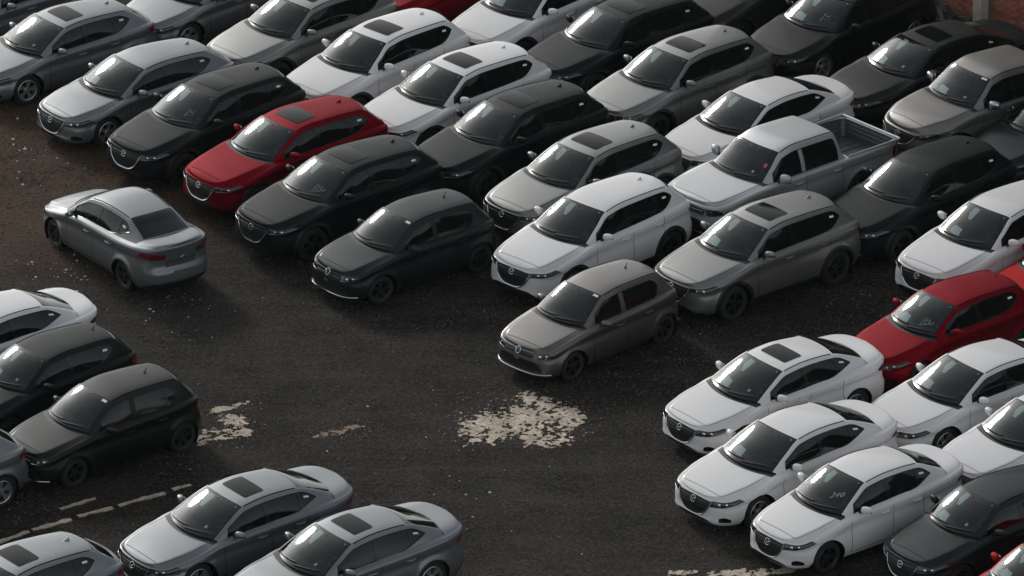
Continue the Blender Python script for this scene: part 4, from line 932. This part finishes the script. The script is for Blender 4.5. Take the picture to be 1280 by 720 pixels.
# ---------------------------------------------------------------- the cars
PLACE = [
 (1, 'm3h', -10.872, 17.854, 218.0),
 (2, 'm3h', -9.616, 15.225, 217.44),
 (3, 'm3s', -6.412, 18.245, 222.0),
 (4, 'm3h', -7.81, 12.877, 217.53),
 (5, 'cx5', -4.443, 15.826, 221.04),
 (7, 'cx5', -6.264, 10.864, 222.51),
 (8, 'cx5', -2.847, 13.866, 224.61),
 (9, 'cx5', 0.565, 16.94, 225.98),
 (10, 'cx5', -4.582, 9.101, 218.97),
 (11, 'cx5', -1.187, 12.011, 220.79),
 (12, 'cx5', 2.265, 15.059, 219.54),
 (13, 'cx5', 5.247, 17.994, 226.0),
 (14, 'cx5', -3.454, 6.952, 219.23),
 (15, 'cx5', -0.036, 9.85, 220.7),
 (16, 'cx5', 3.469, 12.839, 222.12),
 (17, 'm6s', 7.054, 16.453, 224.89),
 (18, 'gol', -2.129, 4.625, 218.31),
 (19, 'cx5', 1.446, 7.621, 222.69),
 (20, 'm3s', 5.055, 10.723, 220.72),
 (21, 'm6s', 8.734, 13.823, 216.2),
 (22, 'bt', 10.012, 11.661, 216.54),
 (23, 'cx5', 1.58, 4.836, 224.87),
 (24, 'amk', 5.416, 7.8, 220.34),
 (25, 'cx5', 8.172, 6.698, 222.4),
 (26, 'm3h', 11.246, 10.39, 222.0),
 (27, 'gol', 1.476, 1.0, 223.89),
 (28, 'cx5', 4.819, 3.954, 219.85),
 (29, 'cx5', 9.552, 4.459, 223.2),
 (30, 'm2s', -7.722, 5.517, 125.46),
 (31, 'm2h', 8.303, 0.417, 217.03),
 (32, 'm2h', 10.982, 3.03, 218.0),
 (33, 'm3s', 4.924, -2.374, 216.61),
 (34, 'm3s', 8.698, -2.519, 216.01),
 (35, 'm3s', 5.053, -5.4, 218.61),
 (36, 'm3s', 9.884, -4.492, 217.99),
 (37, 'm2s', 6.262, -7.312, 217.78),
 (38, 'm2h', 8.516, -8.363, 217.11),
 (39, 'm2h', 9.466, -10.761, 217.99),
 (40, 'm3s', -10.107, 0.034, 216.35),
 (41, 'm2h', -8.963, -1.865, 219.82),
 (42, 'gol', -7.672, -3.699, 218.22),
 (43, 'm3h', -11.015, -6.067, 218.03),
 (44, 'm3s', -5.017, -8.115, 216.36),
 (45, 'm3s', -3.019, -9.673, 216.84),
 (46, 'm3h', -8.956, -10.921, 218.01),
 (6, 'cx5', -1.4, 18.6, 222),
]
KIND = dict(m3s=('sedan', 'sedan', 'car'), m6s=('sedan', 'sedan', 'car'), m2s=('sedan', 'sedan', 'car'), m3h=('hatchback', 'hatchback', 'car'), m2h=('hatchback', 'hatchback', 'car'), gol=('hatchback', 'hatchback', 'car'), cx5=('sport_utility_vehicle', 'SUV', 'car'), amk=('pickup_truck', 'pickup', 'pickup'), bt=('pickup_truck', 'pickup', 'pickup'))
# id: paint, extras (s sunroof, t mirror tag, p paper on dash, q small square on screen, o oval sticker, w sticker on rear side glass, v wide sticker at screen top), label
CARS = {
 1: ('bsilver', 'tow', 'silver hatchback mostly hidden behind the silver sunroof hatchback facing bare soil'),
 2: ('silver', 'stowq', 'silver hatchback with black sunroof and alloy wheels facing the bare soil'),
 3: ('silver', 'to', 'silver car with blue sheen behind the two silver hatchbacks by bare soil'),
 4: ('silver', 'topw', 'silver hatchback without sunroof beside the dark SUV and facing bare soil'),
 5: ('wsilver', 'stow', 'pale silver SUV with sunroof behind the sunroofless silver hatchback'),
 6: ('red', 'so', 'red SUV mostly hidden behind the white sunroof SUVs'),
 7: ('grey', 'stow', 'dark grey SUV with scribbled screen between silver hatchback and red SUV'),
 8: ('white', 'stow', 'white SUV with sunroof whose nose meets the red SUV roof'),
 9: ('white', 'pow', 'white SUV with paper on its dashboard beyond the row of white SUVs'),
 10: ('red', 'stow', 'deep red SUV with sunroof between two dark grey SUVs'),
 11: ('white', 'stow', 'white SUV with sunroof between white SUV and dark grey SUV'),
 12: ('grey', 'stow', 'dark grey SUV with sunroof behind the white sunroof SUV and beside silver SUV'),
 13: ('brown', 'to', 'dark grey SUV painted with a brownish wall reflection beside the black sedan with marked screen'),
 14: ('grey', 'stow', 'dark grey SUV with circle scribble on screen beside the red SUV'),
 15: ('grey', 'stow', 'dark grey SUV with sunroof behind the small dark hatchback and beside silver SUV'),
 16: ('wsilver', 'stow', 'silver SUV with sunroof beside the white sedan ahead of the pickup'),
 17: ('black', 'stopw', 'black sedan with marks and paper on its screen near the dark gate'),
 18: ('dgrey', 'v', 'small dark grey hatchback facing open ground beside dark SUV with circle scribble'),
 19: ('wsilver', 'stow', 'silver SUV with sunroof beside the white SUV without sunroof'),
 20: ('white', 'tow', 'white sedan parked alongside the pickup with open load bed'),
 21: ('black', 'stopwq', 'black sedan with sunroof parked in front of the brick wall pillar'),
 22: ('csilver', 'pvq', 'champagne silver pickup with chrome mirrors parked by the brick wall'),
 23: ('white', 'tow', 'off white SUV without sunroof behind the champagne hatchback'),
 24: ('lsilver', 'q', 'silver double cab pickup with empty open load bed'),
 25: ('grey', 'ow', 'dark grey SUV without sunroof beside the open bed pickup'),
 26: ('dgrey', 'o', 'dark grey hatchback nose behind the sunroofless dark SUV'),
 27: ('tan', 'v', 'small champagne grey hatchback facing the ragged cement patch'),
 28: ('wsilver', 'stopw', 'silver SUV with sunroof and paper on dash beside the champagne hatchback'),
 29: ('white', 'topw', 'white SUV with papers behind its screen beside the red hatchback'),
 30: ('silver', 'ow', 'lone silver sedan seen from behind turned away from all rows'),
 31: ('red', 'topw', 'dark red hatchback between the white SUV and white sedans'),
 32: ('ored', 'o', 'bright red hatchback nose behind the dark red hatchback'),
 33: ('white', 'stopwq', 'white sedan with black sunroof in front of the dark red hatchback'),
 34: ('white', 'topw', 'white sedan beside the dark red hatchback, paper on its dashboard'),
 35: ('white', 'opw', 'white sedan without sunroof between white sunroof sedan and the one marked 340'),
 36: ('cwhite', 'to', 'white sedan behind the dark grey hatchback with papers on its screen'),
 37: ('white', 'tow', 'white sedan with 340 written on its windscreen'),
 38: ('dgrey', 'topq', 'dark grey hatchback between the sedan marked 340 and a red hatchback'),
 39: ('ored', 'tpo', 'bright red hatchback beside the dark grey hatchback with papers'),
 40: ('cwhite', 'ow', 'white sedan beside the dark hatchback that stands next to the small black hatchback'),
 41: ('grey', 'topwq', 'dark grey hatchback between white sedan and black hatchback'),
 42: ('black', 'v', 'small black hatchback between the dark grey hatchback and the kerb line'),
 43: ('silver', 'ow', 'silver hatchback tail with alloy wheel in front of the black hatchback'),
 44: ('silver', 'stowq', 'silver sedan with sunroof next to the kerb line'),
 45: ('silver', 'stowq', 'silver sedan with sunroof beside another silver sunroof sedan, farther from the kerb line'),
 46: ('silver', 'stow', 'silver hatchback with sunroof by the kerb line, its tail at a silver sedan nose'),
}
BUILT = {}
def get_model(k):
    if k not in BUILT:
        d = MODELS[k]; sh, parts, ex = build_model(d); L = d['L']; M4 = Matrix.Translation((L/2, 0, 0)) @ Matrix.Diagonal((-1, 1, 1, 1))
        seen = set()
        # --- sunroof panel with rounded corners, papers and stickers
        s0, s1, sq = d.get('roofq', (1.3, 2.1, .6)); f = np.array([0, .03, .08, .16, .3, .5, .7, .84, .92, .97, 1.]); e = np.minimum(f, 1-f); hw = sq*(1 - .075*np.clip(1 - e/.14, 0, 1)**2.2)
        ex['sunroof'] = MB().grid(sh.roof((s0 + (s1-s0)*f)[:, None], hw[:, None]*np.linspace(-1, 1, 17)[None]) + np.array([0, 0, .007])).build('sunroof', MAT['sunroof'])
        def sheet(t0, t1, q0, q1, off): return MB().grid(sh.roof(np.linspace(t0, t1, 4)[:, None], np.linspace(q0, q1, 4)[None]) + np.array([0, 0, off]))
        ex['oval_sticker'] = sheet(.855, .90, .755, .80, -.004).build('oval_sticker', MAT['paper'])
        ex['screen_sticker'] = sheet(.20, .26, .50, .575, -.004).build('screen_sticker', MAT['paper'])
        ex['wide_sticker'] = sheet(.845, .915, .64, .85, .004).build('wide_sticker', MAT['paper'])
        ex['mirror_tag'] = MB().grid([[sh.roof(np.array(tt), np.array(qq)) + np.array([.004, 0, -.008]) for tt, qq in r] for r in (((.89, -.46), (.88, -.20)), ((.70, -.44), (.69, -.16)), ((.54, -.27), (.55, -.16)))]).build('mirror_tag', MAT['paper'], sharp=None)
        ex['paper_sheet'] = MB().grid([[sh.roof(np.array(tt), np.array(qq)) + np.array([.004, 0, -.010]) for tt, qq in r] for r in (((.13, -.50), (.09, -.10)), ((.22, -.53), (.18, -.12)), ((.31, -.47), (.28, -.14)))]).build('paper_sheet', MAT['paper'], sharp=None)
        w = d['win']; tq_ = float(sh.t_of_x(w[1] - .26)); td = float(sh.t_of_x(w[1] - .15)); hm = w[6] + .03
        ex['glass_sticker'] = MB().grid(sh.side(np.linspace(tq_, td, 3)[:, None], np.linspace(hm - .045, hm + .045, 3)[None], off=.001)).build('glass_sticker', MAT['paper'])
        ex['red_sticker'] = sheet(.40, .52, .74, .82, .004).build('red_sticker', MAT['pink'])
        for me in [p_[2] for p_ in parts] + list(ex.values()):
            if me.name in seen: continue
            seen.add(me.name); me.transform(M4); me.flip_normals()
        BUILT[k] = (sh, parts, ex, wheel_meshes(d['wr'], .215 if d['wr'] < .34 else .235, d['style'] == 'vw' or k.startswith('m2') or k == 'cx5'))
    return BUILT[k]

EXN = dict(s='sunroof', t='mirror_tag', p='paper_sheet', q='screen_sticker', o='oval_sticker', w='glass_sticker', v='wide_sticker')
PAINTED = {}
def set_paint(o, m):
    if o.data.materials and o.data.materials[0] == MAT['paint']:
        o.material_slots[0].link = 'OBJECT'; o.material_slots[0].material = m
SCRIB = {37: '340', 7: 'scrawl', 14: 'loops', 31: 'loops', 17: 'scrawl'}
def strokes(kind):
    if kind == '340':
        return [[(0, .9), (.3, 1), (.55, .8), (.3, .55), (.55, .3), (.3, 0), (0, .1)], [(1.25, 0), (1.25, 1), (.8, .35), (1.45, .35)], [(2.0, 0), (1.75, .3), (1.75, .7), (2.0, 1), (2.25, .7), (2.25, .3), (2.0, 0)]]
    R = random.Random(len(kind)); out = []
    for k in range(5 if kind == 'loops' else 7):
        cx, cy = .5*(k % 3), .55*(k//3)
        if kind == 'loops': out.append([(cx + .2*math.cos(t), cy + .24*math.sin(t)) for t in np.linspace(R.uniform(0, 3), R.uniform(5, 7), 9)])
        else: out.append([(cx*.7 + R.uniform(-.1, .25), cy*.8 + R.uniform(-.1, .4)) for _ in range(4)])
    return out
def make_car(i, kind, x, y, h):
    col, ex, label = CARS[i]; name, word, cat = KIND[kind]; sh, parts, exm, wheels = get_model(kind); d = MODELS[kind]
    root = bpy.data.objects.new(name, None); COL.objects.link(root); root.location = (x, y, 0); root.rotation_euler = (0, 0, math.radians(h)); root.empty_display_size = .3
    tag(root, label, cat, 'vehicles parked in the lot'); ob = {}
    for key, n, me, par in parts:
        o = link(n, me, ob[par] if par else root); set_paint(o, PAINT[col]); ob[key] = o
    for c in ex:
        par = ob['ws'] if c in 'qov' else root
        link(EXN[c], exm[EXN[c]], par)
    if i == 24: link('red_sticker', exm['red_sticker'], ob['ws'])
    if i in SCRIB:
        b = MB(); t0, q0, st, sq_ = (.28, .36, .17, .15) if i == 37 else (.22, .40, .24, .26)
        for s_ in strokes(SCRIB[i]):
            p = [sh.roof(np.array(t0 + st*(yy*.75 + xx*.30)), np.array(q0 + sq_*xx*.95)) + np.array([0, 0, .004]) for xx, yy in s_]
            b.tube(p, .009 if i == 37 else .0045, 4)
        me = b.build('chalk_writing', MAT['mark']); me.transform(Matrix.Translation((d['L']/2, 0, 0)) @ Matrix.Diagonal((-1, 1, 1, 1))); link('chalk_writing', me, ob['ws'])
    t, rim, disc = wheels; steer = rng.uniform(-.12, .12)
    for k, (cx, cz) in enumerate(sh.arch):
        yo = float(np.interp(cx, sh.X, sh.Y)) - .03 - .115
        for sg in (1, -1):
            w = link('wheel', disc, root); w.location = (d['L']/2 - cx, sg*yo, d['wr']); w.rotation_euler = (0, rng.uniform(0, 6.28), (0 if sg > 0 else math.pi) + (steer if k == 0 else 0))
            w.rotation_mode = 'ZXY' if False else 'XYZ'
            link('tyre', t, w); link('rim', rim, w)
    return root
for i, kind, x, y, h in PLACE: make_car(i, kind, x, y, h)
# ---------------------------------------------------------------- teal haze added to lift and tint the dark tones of the lot
hm = bpy.data.materials.new('tone_lift_haze'); hm.use_nodes = True; nt = hm.node_tree; nt.nodes.clear()
vo_ = nt.nodes.new('ShaderNodeVolumePrincipled'); vo_.inputs['Color'].default_value = (.80, 1.0, .97, 1); vo_.inputs['Density'].default_value = .000045; vo_.inputs['Anisotropy'].default_value = .0
no_ = nt.nodes.new('ShaderNodeOutputMaterial'); nt.links.new(vo_.outputs[0], no_.inputs['Volume'])
hz = link('haze', MB().box((0, 50, 30.5), (640, 740, 63)).build('haze', hm, sharp=None)); hz['kind'] = 'stuff'; hz['label'] = 'thin pale haze added over the whole lot to lift its dark tones'; hz['category'] = 'haze'
for o in list(bpy.data.objects):
    if o.type == 'EMPTY': o.empty_display_type = 'PLAIN_AXES'
